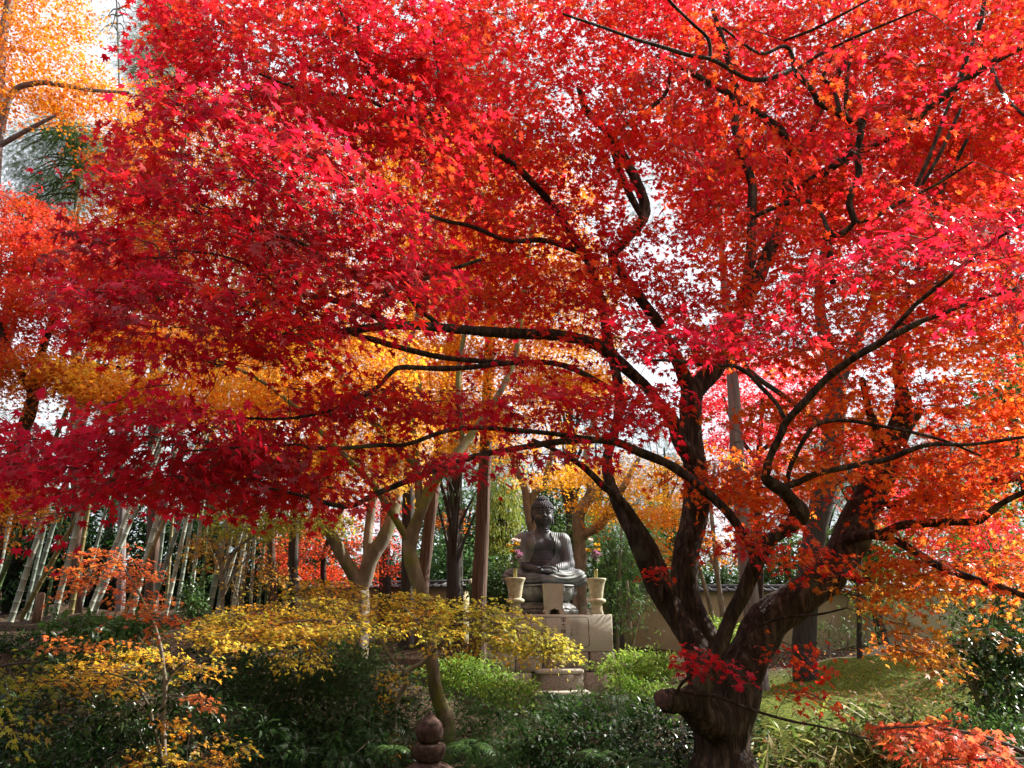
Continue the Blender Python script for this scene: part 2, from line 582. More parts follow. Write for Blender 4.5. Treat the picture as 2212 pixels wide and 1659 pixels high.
OVAL = blade(.42)
LANCE = blade(.2, .06, .35)
GRASS = blade(.07, .03, .5)
DIAM = (np.array([(0, 0, 0), (.5, .2, .03), (1, 0, -.12), (.5, -.2, .03)]), np.array([(0, 3, 1), (1, 3, 2)]))


def _frond():
    V = []; T = []
    for i in range(6):
        x = .1 + i * .15; L = .32 * (1 - i / 7.5)
        for sg in (1, -1):
            b = len(V)
            V += [(x, 0, -.15 * x * x), (x + .05, 0, -.15 * x * x), (x + .17 + L * .2, sg * L, -.15 * x * x - .05)]
            T.append((b, b + 1, b + 2) if sg < 0 else (b, b + 2, b + 1))
    return np.array(V), np.array(T)


FROND = _frond()


def leaves(name, pos, tip, nor, size, col, tm, mat, parent):
    tv, tt = tm
    pos = np.asarray(pos, float); n = len(pos)
    tip = nrm(tip)
    nor = nrm(nor - tip * (nor * tip).sum(1, keepdims=True))
    lat = np.cross(nor, tip)
    size = np.broadcast_to(np.asarray(size, float), (n,))
    if tv.ndim == 2: tv = tv[None]
    tv = tv[rng.integers(0, len(tv), n)]
    tv = tv * np.stack([np.ones(n), rng.uniform(.82, 1.12, n), rng.uniform(.5, 1.5, n)], 1)[:, None]
    V = pos[:, None] + size[:, None, None] * (tv[..., :1] * tip[:, None] + tv[..., 1:2] * lat[:, None] + tv[..., 2:3] * nor[:, None])
    nv = tv.shape[1]
    F = (tt[None] + (np.arange(n) * nv)[:, None, None]).reshape(-1, 3)
    c = np.repeat(col, nv, 0)
    return link(name, npmesh(name, V.reshape(-1, 3), F, c, smooth=False), mat, parent)


def inpoly(pts, poly):
    x, y = pts[:, 0], pts[:, 1]
    c = np.zeros(len(pts), bool)
    j = len(poly) - 1
    for i in range(len(poly)):
        xi, yi = poly[i]; xj, yj = poly[j]
        if yi != yj:
            c ^= ((yi > y) != (yj > y)) & (x < (xj - xi) * (y - yi) / (yj - yi) + xi)
        j = i
    return c


def polysample(poly, n):
    poly = np.asarray(poly, float)
    lo, hi = poly.min(0), poly.max(0)
    out = np.zeros((0, 2))
    while len(out) < n:
        q = rng.uniform(lo, hi, (n * 3 + 20, 2))
        out = np.concatenate([out, q[inpoly(q, poly)]])
    return out[:n]


def polyarea(poly):
    p = np.asarray(poly, float); q = np.roll(p, -1, 0)
    return abs((p[:, 0] * q[:, 1] - p[:, 1] * q[:, 0]).sum()) / 2


def region(poly, y0, y1, lam, lsize, nleaf, larea=.80, dome=False, tier=.6, tmix=.7):
    """spray centres filling a polygon of the picture between two distances; lam = leaf layers"""
    ym = (y0 + y1) / 2
    c = np.mean(poly, 0)
    mpp = MPP(c[0], c[1], ym)
    area = polyarea(poly) * mpp ** 2
    la = larea * (lsize) ** 2 * 1.7 * .5
    n = max(2, int(lam * area / (la * nleaf)))
    if dome:                                   # a drooping tier: its near edge hangs lower than its far edge
        q = polysample(poly, n)
        ys = np.array(poly)[:, 1]
        f = (q[:, 1] - ys.min()) / (ys.max() - ys.min())
        Y = y1 - (y1 - y0) * f + rng.normal(0, .12 * (y1 - y0), n)
        return np.array([P(a, b, y) for (a, b), y in zip(q, Y)]), q
    # sprays gather in level tiers with air between them
    q = polysample(poly, n * 3); Y = rng.uniform(y0, y1, n * 3)
    c = np.array([P(a, b, y) for (a, b), y in zip(q, Y)])
    s = np.sin(2 * math.pi * c[:, 2] / tier + 1.5 * np.sin(.8 * c[:, 0] + .5 * c[:, 1]) + 1.1 * np.sin(1.1 * c[:, 1] - .5 * c[:, 0] + 2) + .6 * np.sin(2.3 * c[:, 0] + 1))
    k = np.argsort(-(s + rng.normal(0, tmix, n * 3)))[:n]
    rng.shuffle(k)
    return c[k], q[k]


def palette(n, cols, wts, jit=.12):
    cols = np.array(cols); wts = np.array(wts, float); wts /= wts.sum()
    c = cols[rng.choice(len(cols), n, p=wts)]
    c = c * (1 + rng.normal(0, jit, (n, 1))) * (1 + rng.normal(0, jit * .4, (n, 3)))
    return np.clip(c, .002, .95)


def connect(nodes, nrad, targets, tip_r=.0022, kr=.0042, lift=.12, maxr=.03, m=6):
    """grow twigs from a skeleton to every target, nearest first; returns point and radius arrays"""
    nodes = [np.asarray(nodes, float)]; nrad = [np.asarray(nrad, float)]
    A = np.concatenate(nodes); R = np.concatenate(nrad)
    d = np.array([np.min(((A - t) ** 2).sum(1)) for t in targets])
    PP = []; RR = []; base = np.zeros_like(targets)
    for i in np.argsort(d):
        t = targets[i]
        dd = np.sqrt(((A - t) ** 2).sum(1)) - .4 * np.minimum(R, .05) / .05 * .3
        j = int(np.argmin(dd))
        a = A[j]; L = np.linalg.norm(t - a)
        u = np.linspace(0, 1, m)[:, None]
        mid = (a + t) / 2 + np.array([0, 0, lift * L]) + rng.normal(0, .07 * L, 3)
        p = (1 - u) ** 2 * a + 2 * u * (1 - u) * mid + u ** 2 * t
        p[1:-1] += rng.normal(0, .018 * L, (m - 2, 3))
        r0 = min(max(R[j] * .72, tip_r), tip_r + kr * L, maxr)
        r = r0 + (tip_r - r0) * u[:, 0]
        PP.append(p); RR.append(r)
        base[i] = p[-2]
        A = np.concatenate([A, p[1:]]); R = np.concatenate([R, r[1:]])
    return np.array(PP), np.array(RR), base


def spray_leaves(cent, out, R, nleaf, lsize, droop=.35, sunface=.35, jit=.5, hang=.4, thick=.05, face=(0, 0, 0)):
    """flat fans of leaves: returns positions, tip directions, normals, sizes, spray index, and the fine twigs"""
    n = len(cent)
    K = 5
    R = np.broadcast_to(np.asarray(R, float), (n,))
    out = np.array(out, float); out[:, 2] *= .3; out = nrm(out + rng.normal(0, .25, out.shape) * np.array([1, 1, .25]))
    up = nrm(np.array([0, 0, 1.0]) + np.array(face) + rng.normal(0, .18, (n, 3)))
    side = nrm(np.cross(up, out)); up = np.cross(out, side)
    base = cent
    ang = np.radians(np.array([-62, -30, 0, 30, 62]))[None] + rng.normal(0, .12, (n, K))
    Ln = R[:, None] * (1.55 - .45 * np.abs(ang)) * rng.uniform(.8, 1.15, (n, K))
    k = rng.integers(0, K, (n, nleaf))
    t = rng.uniform(.18, 1.0, (n, nleaf)) ** .8
    I = np.arange(n)[:, None]
    a = ang[I, k]; L = Ln[I, k]
    dirv = np.cos(a)[..., None] * out[:, None] + np.sin(a)[..., None] * side[:, None]
    lsz = lsize * np.clip(rng.normal(1, .2, (n, nleaf)), .5, 1.5)
    off = (np.sign(rng.normal(size=(n, nleaf))) * lsz * rng.uniform(.1, 1.0, (n, nleaf)))
    latv = -np.sin(a)[..., None] * out[:, None] + np.cos(a)[..., None] * side[:, None]
    pos = base[:, None] + dirv * (L * t)[..., None] + latv * off[..., None] \
        + up[:, None] * (-droop * R[:, None] * t ** 2 + rng.normal(0, thick, (n, nleaf)))[..., None]
    tip = nrm(dirv * .7 + latv * np.sign(off)[..., None] * .5 + rng.normal(0, .35, dirv.shape) + np.array([0, 0, -hang]))
    nor = nrm(up[:, None] + sunface * SUN + rng.normal(0, jit, dirv.shape))
    # fine twigs
    u = np.linspace(0, 1, 4)
    tw = base[:, None, None] + (np.cos(ang)[..., None, None] * out[:, None, None] + np.sin(ang)[..., None, None] * side[:, None, None]) * (Ln[..., None] * u)[..., None] \
        + up[:, None, None] * (-droop * R[:, None, None] * (u ** 2)[None, None])[..., None]
    tr = np.broadcast_to(.0022 * (1 - .6 * u), (n, K, 4))
    sid = np.repeat(np.arange(n), nleaf)
    return (pos.reshape(-1, 3), tip.reshape(-1, 3), nor.reshape(-1, 3), lsz.ravel(), sid, tw.reshape(-1, 4, 3), tr.reshape(-1, 4))


def limb(pts):
    """[(px, py, Y, radius in px)] -> points, radii"""
    p = np.array([P(a, b, y) for a, b, y, r in pts])
    r = np.array([MPP(a, b, y) * r for a, b, y, r in pts])
    return p, r



# ------------------------------------------------------------------ ground
def build_ground():
    xs = np.concatenate([np.concatenate([np.linspace(-160, -30, 14)[:-1], np.linspace(-30, -14, 14)[:-1]]), np.linspace(-14, 14, 190), np.linspace(14, 160, 24)[1:]])
    ys = np.concatenate([np.linspace(-40, 2, 30)[:-1], np.linspace(2, 27, 170), np.linspace(27, 220, 26)[1:]])
    X, Y = np.meshgrid(xs, ys, indexing='ij')
    Z = gz(X, Y)
    rg = np.random.default_rng(3)
    nb = np.zeros_like(Z)
    for _ in range(46):
        f = rg.uniform(.5, 5.5); a = rg.uniform(0, 6.28); ph = rg.uniform(0, 6.28)
        nb += .05 / (f + .3) * np.sin(f * (X * math.cos(a) + Y * math.sin(a)) + ph)
    near = ((X > -14) & (X < 14) & (Y > 2) & (Y < 27))
    Z = Z + nb * near
    m, n = X.shape
    i, j = np.meshgrid(np.arange(m - 1), np.arange(n - 1), indexing='ij')
    Q = np.stack([i * n + j, (i + 1) * n + j, (i + 1) * n + j + 1, i * n + j + 1], -1).reshape(-1, 4)
    mat, nt_, b = newmat("moss_and_soil")
    co = coords(nt_, "Object")
    n1 = N(nt_, "ShaderNodeTexNoise", Scale=.75, Detail=7.0, Roughness=.62)
    n2 = N(nt_, "ShaderNodeTexNoise", Scale=28.0, Detail=6.0)
    for q in (n1, n2): nt_.links.new(co, q.inputs["Vector"])
    moss = ramp(nt_, n2.outputs["Fac"], [(.3, (.02, .034, .005)), (.5, (.07, .10, .010)), (.7, (.16, .18, .02))])
    soil = ramp(nt_, n2.outputs["Fac"], [(.3, (.016, .010, .007)), (.5, (.045, .029, .018)), (.72, (.12, .08, .05))])
    # moss carpets the bank on the right, the rest is soil with leaf litter
    geo = nt_.nodes.new("ShaderNodeNewGeometry")
    sep = nt_.nodes.new("ShaderNodeSeparateXYZ"); nt_.links.new(geo.outputs["Position"], sep.inputs[0])
    mr = N(nt_, "ShaderNodeMapRange"); nt_.links.new(sep.outputs[0], mr.inputs[0])
    mr.inputs[1].default_value = 1.5; mr.inputs[2].default_value = 5.0
    mr2 = N(nt_, "ShaderNodeMapRange"); nt_.links.new(sep.outputs[1], mr2.inputs[0])
    mr2.inputs[1].default_value = 17.5; mr2.inputs[2].default_value = 14.0
    mu = N(nt_, "ShaderNodeMath", operation='MULTIPLY'); nt_.links.new(mr.outputs[0], mu.inputs[0]); nt_.links.new(mr2.outputs[0], mu.inputs[1])
    ad = N(nt_, "ShaderNodeMath", operation='ADD'); nt_.links.new(mu.outputs[0], ad.inputs[0]); nt_.links.new(n1.outputs["Fac"], ad.inputs[1])
    f = ramp(nt_, ad.outputs[0], [(.72, (0, 0, 0)), (.92, (1, 1, 1))])
    mx = N(nt_, "ShaderNodeMix", data_type='RGBA')
    nt_.links.new(f, mx.inputs[0]); nt_.links.new(soil, mx.inputs[6]); nt_.links.new(moss, mx.inputs[7])
    nt_.links.new(mx.outputs[2], b.inputs["Base Color"])
    b.inputs["Roughness"].default_value = .95; b.inputs["Specular IOR Level"].default_value = .1
    bn = N(nt_, "ShaderNodeBump", Strength=.9, Distance=.03)
    nt_.links.new(n2.outputs["Fac"], bn.inputs["Height"]); nt_.links.new(bn.outputs[0], b.inputs["Normal"])
    V = np.stack([X, Y, Z], -1).reshape(-1, 3)
    o = link("ground", npmesh("ground", V, Q), mat)
    setp(o, "mossy bank and bare leaf-strewn soil sloping up to the wall", None, None, 'structure')


build_ground()

# ------------------------------------------------------------------ stone plinth, altar, vases, flowers, lotus throne, Buddha
PC = P(1200, 1327, 14.35)            # middle of the plinth's front top edge
RZ = math.radians(8.0)
ca, sa = math.cos(RZ), math.sin(RZ)
PX = MPP(1200, 1327, 14.35)          # metres per picture pixel at the plinth


def L2W(x, y, z):
    """local (x right, y back from the plinth's front, z above the plinth's top) -> world"""
    return (PC[0] + x * ca - y * sa, PC[1] + x * sa + y * ca, PC[2] + z)


PW = 251 * PX
t = thing("stone_plinth", "tall granite block plinth with a carved inscription panel under the bronze Buddha", "plinth", L2W(0, 0, -1.6), RZ)
LOCAL.add(t.name)
H1 = 77 * PX
PD = 1.72
zt = 1.6
mb = MB(); mb.box((0, PD / 2, zt - H1 / 2), (PW, PD, H1), bev=.014); mb.build("top_slab", M['granite'], t, smooth=False)
# inscription panel: a raised border groove with notched corners
mb = MB()
gx0, gx1 = (1146 - 1200) * PX, (1272 - 1200) * PX
gt, gb = zt - 5.5 * PX, zt - 68 * PX
cn = 6 * PX
ring = [(gx0 + cn, gt), (gx1 - cn, gt), (gx1 - cn * .35, gt - cn * .35), (gx1, gt - cn), (gx1 + .01, gb + cn), (gx1 + .01 - cn * .4, gb + cn * .4), (gx1 - cn, gb),
        (gx0 + cn, gb), (gx0 + cn * .4, gb + cn * .4), (gx0, gb + cn), (gx0, gt - cn), (gx0 + cn * .35, gt - cn * .35), (gx0 + cn, gt)]
for a, b in zip(ring[:-1], ring[1:]):
    mb.tube([(a[0], -.001, a[1]), ((a[0] + b[0]) / 2, -.001, (a[1] + b[1]) / 2 + random.uniform(-.002, .002)), (b[0], -.001, b[1])],
            [.0055, .0045 + random.uniform(-.0015, .0025), .0055], 5, 2, .15)
mb.build("panel_groove", M['groove'], t)


def text_mesh(body, size):
    cu = bpy.data.curves.new("inscription", 'FONT')
    cu.body = body; cu.size = size; cu.align_x = 'CENTER'; cu.space_line = .92
    cu.extrude = .0015
    cu.resolution_u = 2
    to = bpy.data.objects.new("tmp_text", cu); COL.objects.link(to)
    me = bpy.data.meshes.new_from_object(to.evaluated_get(bpy.context.evaluated_depsgraph_get()))
    bpy.data.objects.remove(to); bpy.data.curves.remove(cu)
    me.name = "inscription"
    return me


for body, px_, top, size in (("\u4e09\n\u6cc9\n\u6cb3\n\u5fc3", 1175.5, 1334, .105), ("\u6804\n\u5927\n\u5e7d\n\u5c0f\n\u5b97\n\u5927", 1217, 1333, .098), ("\u4e00\n\u4e8c\n\u516b\n\u65e5", 1234.5, 1347, .055)):
    for ln, ch in enumerate(body.split("\n")):
        me = text_mesh(ch, size)
        me.materials.clear()
        o = link("inscription", me, M['groove'], t)
        o.rotation_euler = (math.pi / 2, 0, 0)
        o.location = ((px_ - 1200) * PX, -.0008, zt - (top - 1327) * PX - size * (.8 + .98 * ln))
# lower courses of blocks, each a block of its own
z1 = zt - H1 - .004
hb = 39 * PX
for x0, x1, mt in ((-127, -88, 'granite'), (-87, -30, 'granite'), (-29, 71, 'mossy_stone'), (73.5, 128, 'mossy_stone')):
    mb = MB(); mb.box(((x0 + x1) / 2 * PX, PD / 2 + random.uniform(-.006, .006), z1 - hb / 2), ((x1 - x0) * PX - .008, PD + .02, hb), bev=.016); mb.build("block", M[mt], t, smooth=False)
z2 = z1 - hb - .012
hb2 = .72
for x0, x1, mt in ((-127, -52, 'granite'), (-50, 53, 'mossy_stone'), (55, 128, 'mossy_stone')):
    mb = MB(); mb.box(((x0 + x1) / 2 * PX, PD / 2 + random.uniform(-.006, .006), z2 - hb2 / 2), ((x1 - x0) * PX - .01, PD + .03, hb2), bev=.018); mb.build("block", M[mt], t, smooth=False)

# small offering stone in front of the plinth: cap, upright and a base slab
t = thing("offering_stone", "low stone offering step with a flat cap in front of the tall plinth", "stone step", L2W(0, -.2, -1.6), RZ)
LOCAL.add(t.name)
zc = zt - (1436 - 1327) * PX
mb = MB(); mb.box((0 * PX, -.02, zc - 9 * PX / 2), (98 * PX, .34, 9 * PX), bev=.02); mb.build("cap_slab", M['granite'], t, smooth=False)
mb = MB(); mb.box((2 * PX, -.02, zc - 9 * PX - .20), (92 * PX, .29, .40), bev=.015); mb.build("upright", M['mossy_stone'], t, smooth=False)
mb = MB(); mb.box((0, -.12, zc - 40 * PX - .15), (112 * PX, .62, .30), bev=.03); mb.build("base_slab", M['granite'], t, smooth=False)

# altar table: a tapered slab on two scrolled feet with a cusped arch between them
t = thing("altar_table", "tapered granite altar stand with scrolled feet before the lotus throne", "altar", L2W(.005, .10, 0), RZ)
LOCAL.add(t.name)
h = 66 * PX * .985
wt_, wb_ = 43 * PX / 2, 36 * PX / 2
out = [(-wt_, h), (wt_, h), (wb_, .085)]
fc = wb_ + .0
for a in np.linspace(75, -90, 8): out.append((wb_ - .015 + .05 * math.cos(math.radians(a)), .048 + .048 * math.sin(math.radians(a))))
for a in np.linspace(-90, -200, 5)[1:]: out.append((wb_ - .015 + .05 * math.cos(math.radians(a)), .048 + .048 * math.sin(math.radians(a))))
out += [(.085, .085), (.055, .072), (.03, .088), (0, .103)]
rightside = out[1:]
pts = [(0, h)] + rightside + [(-x, z) for x, z in rightside[::-1][1:]]
nP = len(pts)
th = .30
V = [(x, 0, z) for x, z in pts] + [(x * .96, th, z) for x, z in pts]
bm_me = bpy.data.meshes.new("slab")
bm_me.from_pydata(V, [], [list(range(nP)), list(range(2 * nP - 1, nP - 1, -1))] + [(i, nP + i, nP + (i + 1) % nP, (i + 1) % nP) for i in range(nP)])
import bmesh
bmm = bmesh.new(); bmm.from_mesh(bm_me); bmesh.ops.recalc_face_normals(bmm, faces=bmm.faces); bmm.to_mesh(bm_me); bmm.free()
link("stand", bm_me, M['granite'], t)
for sx in (-1, 1):
    mb = MB()
    a = np.linspace(0, 5.5, 22)
    r = .044 - .006 * a
    mb.tube(np.column_stack([sx * (wb_ - .015) + sx * r * np.cos(a + .6), np.full(22, -.002), .048 + r * np.sin(a + .6)]), .0028, 5, 1)
    mb.build("scroll_carving", M['pale_stone'], t)

# ---- vases with flowers
VP = [(.0, .185), (.018, .19), (.03, .183), (.04, .172), (.12, .145), (.22, .127), (.235, .122)]
VASE = [(0, 0), (.112, 0), (.118, .015), (.108, .05), (.100, .11), (.098, .175), (.102, .19), (.145, .197), (.163, .215), (.168, .235), (.160, .258),
        (.135, .272), (.112, .277), (.112, .285), (.117, .30), (.130, .42), (.152, .53), (.170, .585), (.183, .605), (.187, .622), (.180, .632), (.166, .634),
        (.158, .62), (.14, .54), (.12, .42), (0, .40)]


def flower(parent, c, kind, R):
    """one bloom: rings of petals around a centre"""
    cols = {'yellow': (.80, .50, .02), 'pink': (.58, .30, .46), 'white': (.78, .70, .66)}[kind]
    k = 44
    a = rng.uniform(0, 6.28, k); el = rng.uniform(.1, 1.25, k) if kind != 'yellow' else rng.uniform(.05, .95, k)
    tip = np.column_stack([np.cos(a) * np.cos(el), np.sin(a) * np.cos(el) - .25, np.sin(el)])
    nor = np.column_stack([-np.cos(a) * np.sin(el), -np.sin(a) * np.sin(el), np.cos(el)])
    pos = np.asarray(c) + .12 * R * tip
    return leaves("flower_head", pos, tip, nor, R * rng.uniform(.8, 1.15, k), palette(k, [cols, tuple(v * .85 for v in cols)], [2, 1], .06), blade(.36, -.05, .1), M['petal'], parent)


for vx, vy, lbl, blooms in (
        (-.70, .17, "left", [(-.10, .40, 'yellow', .062), (.02, .435, 'yellow', .062), (-.045, .31, 'yellow', .06), (.04, .29, 'pink', .062), (.085, .245, 'pink', .05), (.05, .185, 'pink', .06), (-.01, .50, 'white', .06), (.06, .49, 'white', .06), (-.05, .10, 'white', .025)]),
        (.80, .17, "right", [(-.08, .52, 'white', .052), (.03, .44, 'yellow', .058), (-.13, .335, 'yellow', .058), (.05, .355, 'yellow', .058), (-.02, .30, 'pink', .06), (.05, .26, 'pink', .055), (-.06, .235, 'pink', .05), (.01, .20, 'pink', .045), (.05, .16, 'white', .04), (-.03, .18, 'white', .03)])):
    t = thing("stone_vase", "pale stone flower vase on the plinth, on the %s" % ("left, its foot behind yellow leaves" if lbl == "left" else "right, standing clear at its corner"),
              "vase", L2W(vx, vy, 0), RZ, "pale stone vases on the plinth")
    LOCAL.add(t.name)
    mb = MB(); mb.lathe(VASE[:15], n=36); mb.build("pedestal_foot", M['pale_stone'], t)
    mb = MB(); mb.lathe(VASE[14:], n=36); mb.build("bowl", M['pale_stone'], t)
    f = thing("flower_bunch", "bunch of yellow, pink and white chrysanthemums in the %s stone vase" % lbl, "flowers", L2W(vx, vy, .42), RZ, "flower bunches in the vases")
    LOCAL.add(f.name)
    mb = MB(); mb.lathe([(0, 0), (.03, 0), (.03, .20), (.033, .205), (.033, .35), (.038, .375), (.031, .375), (.028, .34), (0, .33)], n=16)
    mb.build("flower_tube", M['tubegreen'], f)
    mb = MB(); lp = []; lt = []
    for bx, bz, kind, R in blooms:
        b = np.array([bx, rng.uniform(-.05, .05) + (-.04 if kind == 'pink' else 0), .36 + bz])
        p = [np.array([rng.uniform(-.015, .015), rng.uniform(-.015, .015), .3]), np.array([bx * .35, b[1] * .4, .36 + bz * .5]), b]
        mb.tube(p, [.005, .0045, .0035], 5, 4)
        flower(f, b, kind, R * 1.25)
        for q in range(9):
            u = rng.uniform(.2, .95)
            lp.append(p[0] * (1 - u) ** 2 + 2 * p[1] * u * (1 - u) + b * u * u); lt.append(rng.normal(0, 1, 3) * (1, 1, .5) + (0, 0, .3))
    mb.build("stems", M['stem'], f)
    lp = np.array(lp); lt = np.array(lt)
    leaves("foliage", lp, lt, rng.normal(0, .6, lp.shape) + (0, -.3, 1), rng.uniform(.05, .09, len(lp)), palette(len(lp), [(.03, .07, .02), (.08, .17, .03)], [2, 1]), OVAL, M['green_leaf'], f)

# ---- lotus throne
SX, SY = -.035, .98                       # statue axis on the plinth
t = thing("lotus_throne", "round bronze lotus pedestal with bulging petals carrying the Buddha", "pedestal", L2W(SX, SY, 0), RZ)
LOCAL.add(t.name)
mb = MB(); mb.lathe([(0, 0), (.62, 0), (.655, .012), (.655, .075), (.63, .088), (.60, .092)], n=64); mb.build("base_ring", M['lotus'], t)


def petal_ring(name, n, r0, z0, r1, z1, bulge, width, off, mat, lip):
    """ring of overlapping bulged petals from (r0,z0) at the root to (r1,z1) at the pointed tip"""
    mb = MB()
    nu, nv = 13, 9
    for k in range(n):
        a0 = (k + off) * 2 * math.pi / n
        u = np.linspace(0, 1, nu)[:, None]; v = np.linspace(-1, 1, nv)[None]
        half = width * (np.sqrt(np.clip(1 - (np.clip(u - .55, 0, 1) / .46) ** 2.2, 0, 1)) * .92 + .08 * (1 - u)) * math.pi / n
        rad = r0 + (r1 - r0) * u + bulge * np.sin(math.pi * np.clip(u, 0, 1) ** .9) * (1 - .35 * v ** 2) + .018 * (1 - v ** 2)
        zz = z0 + (z1 - z0) * u + 0 * v
        rad = rad + lip * np.clip(u - .82, 0, 1) / .18 * (1 - .3 * v ** 2)
        an = a0 + half * v
        V = np.stack([rad * np.cos(an), rad * np.sin(an), zz], -1)
        Vi = np.stack([(rad - .03) * np.cos(an), (rad - .03) * np.sin(an), zz], -1)
        i, j = np.meshgrid(np.arange(nu - 1), np.arange(nv - 1), indexing='ij')
        Q = np.stack([i * nv + j, i * nv + j + 1, (i + 1) * nv + j + 1, (i + 1) * nv + j], -1).reshape(-1, 4)
        mb.add(V.reshape(-1, 3), Q=Q if z1 > z0 else Q[:, ::-1])
        mb.add(Vi.reshape(-1, 3), Q=Q[:, ::-1] if z1 > z0 else Q)
    return mb.build(name, mat, t)


mb = MB(); mb.lathe([(.58, .09), (.50, .17), (.44, .205), (.43, .23), (.46, .25), (.56, .30), (.605, .38), (.60, .47), (.58, .50)], n=64); mb.build("core", M['lotus'], t)
petal_ring("lower_petals", 14, .46, .215, .625, .095, .035, 1.04, 0, M['lotus'], .02)
petal_ring("inner_petals", 14, .46, .215, .605, .10, .03, .8, .5, M['lotus'], .0)
petal_ring("upper_petals", 12, .44, .225, .60, .475, .085, 1.03, .35, M['lotus'], .03)
petal_ring("inner_petals", 12, .44, .225, .60, .49, .06, .8, .85, M['lotus'], .02)
mb = MB(); mb.lathe([(.55, .492), (.615, .495), (.63, .505), (.632, .52), (.62, .532), (0, .535)], n=64); mb.build("seat_disc", M['lotus'], t)
SEATZ = .535

# ---- the Buddha: one continuous sculpted body; robe and hair are parts
st = thing("buddha_statue", "dark bronze Buddha seated in meditation on the lotus pedestal", "statue", L2W(SX, SY, SEATZ), RZ)
LOCAL.add(st.name)
F = Field((-.90, -.62, -.02), (.90, .46, 1.76), .0095)
F.ell((0, .06, .70), (.37, .235, .34), .05)
F.ell((0, .03, .42), (.33, .245, .30), .08)
F.ell((0, .05, .16), (.42, .30, .20), .08)
for s in (-1, 1):
    F.ell((s * .16, -.09, .75), (.16, .11, .12), .07)
    F.cone((s * .10, .07, .93), (s * .36, .06, .86), .10, .135, .07)
    F.cone((s * .40, .06, .83), (s * .475, .0, .40), .145, .125, .05)
    F.cone((s * .475, -.02, .36), (s * .15, -.33, .27), .105, .062, .05)
    F.cone((s * .15, .06, .15), (s * .62, -.12, .135), .20, .145, .06)
    F.cone((s * .63, -.14, .125), (s * .12, -.40, .10), .13, .095, .05)
    F.ell((s * .66, -.12, .13), (.135, .14, .135), .04)
F.ell((0, -.17, .10), (.56, .30, .11), .06)
F.ell((.22, -.36, .175), (.15, .075, .05), .03, ry=.1)          # upturned foot under the sleeve
# hands: one palm upon the other, fingers of each side by side, thumb tips meeting
F.ell((0, -.375, .235), (.17, .095, .035), .03)
for s in (-1, 1):
    F.ell((s * .13, -.345, .255), (.075, .06, .045), .03)
    for i in range(4):
        yy = -.345 - .030 * i
        F.cone((s * .105, yy, .268 - .007 * i + .006 * s), (-s * .03 + s * .012 * i, yy - .004, .262 - .010 * i + .012 * s), .0165, .0135, .006)
    F.cone((s * .145, -.40, .285), (s * .085, -.425, .315), .021, .017, .012)
    F.cone((s * .085, -.425, .315), (s * .008, -.43, .325), .017, .013, .008)
# neck, head
F.cone((0, .05, .92), (0, .03, 1.10), .145, .125, .05)
for z in (1.01, 1.055): F.cone((-.10, -.09, z), (.10, -.09, z), .012, .012, .012)
F.ell((0, .02, 1.36), (.185, .205, .225), .03)
F.ell((0, -.03, 1.23), (.155, .165, .135), .06)
for s in (-1, 1):
    F.ell((s * .095, -.10, 1.25), (.075, .085, .085), .04)                 # cheeks
    F.ell((s * .083, -.163, 1.372), (.058, .035, .030), .012)              # lidded eyes
    F.cone((s * .145, -.148, 1.40), (s * .085, -.182, 1.433), .013, .016, .014)   # brows
    F.cone((s * .085, -.182, 1.433), (s * .022, -.192, 1.412), .016, .013, .014)
    F.cone((s * .045, -.206, 1.362), (s * .085, -.207, 1.356), .0065, .0075, .006, True)
    F.cone((s * .085, -.207, 1.356), (s * .128, -.180, 1.362), .0075, .0055, .006, True)
    F.ell((s * .024, -.212, 1.298), (.022, .022, .018), .012)              # nostrils
    F.ell((s * .022, -.192, 1.238), (.034, .020, .0125), .006)             # lips
    # ears with long lobes
    F.ell((s * .195, .03, 1.36), (.022, .05, .085), .012)
    F.cone((s * .197, .02, 1.30), (s * .205, .0, 1.17), .022, .020, .014)
    F.ell((s * .212, .02, 1.365), (.012, .026, .045), .008, True)
    F.ell((s * .205, -.0, 1.175), (.035, .010, .016), .004, True)
F.cone((0, -.188, 1.40), (0, -.228, 1.305), .016, .021, .014)
F.ell((0, -.190, 1.216), (.040, .021, .015), .007)
F.cone((-.05, -.20, 1.2265), (.05, -.20, 1.2265), .004, .004, .004, True)
F.ell((0, -.168, 1.165), (.05, .035, .032), .03)
F.ell((0, -.196, 1.455), (.012, .012, .012), .003)                         # urna
X, Y, Z = F.grid()
body = F.f.copy()
# shallow chest and belly lines, and the knee drapery's concentric folds
body += (.006 * np.exp(-((Z - .645 + .25 * (np.abs(X) - .17) ** 2) / .012) ** 2) * (np.abs(X) < .3) * (Y < 0)).astype(np.float32)
body += (.006 * np.exp(-((Z - .46 - .10 * X * X) / .010) ** 2) * (np.abs(X) < .25) * (Y < 0)).astype(np.float32)
V, Q = F.mesh(body)
link("body", npmesh("body", V, Q), M['bronze'], st)
# robe: a shell that leaves chest, neck, hands and forearms bare
xl = -.215 + .05 * np.clip((Z - .55) / .4, 0, 1) - .10 * np.clip((.62 - Z) / .3, 0, 1)
xr = .150 + .055 * np.sin(np.clip((Z - .42) / .5, 0, 1) * math.pi) - .16 * np.clip((.56 - Z) / .22, 0, 1) ** 1.4
opening = np.maximum(np.maximum(xl - X, X - xr), np.maximum(.36 - Z, Y - .02 - .2 * np.clip(Z - .93, 0, 1)))
hands = np.minimum(np.sqrt(((X) / 1.5) ** 2 + (Y + .39) ** 2 + ((Z - .28) / .8) ** 2) - .155, np.maximum(np.abs(X + .22) - .17, np.maximum(.215 - Z, Z - .40)) + .0)
side_arm = np.maximum(np.maximum(-.45 - X, X + .10), np.maximum(np.abs(Z - .30) - .115, Y + .06))
bare = np.minimum(np.minimum(opening, hands), side_arm)
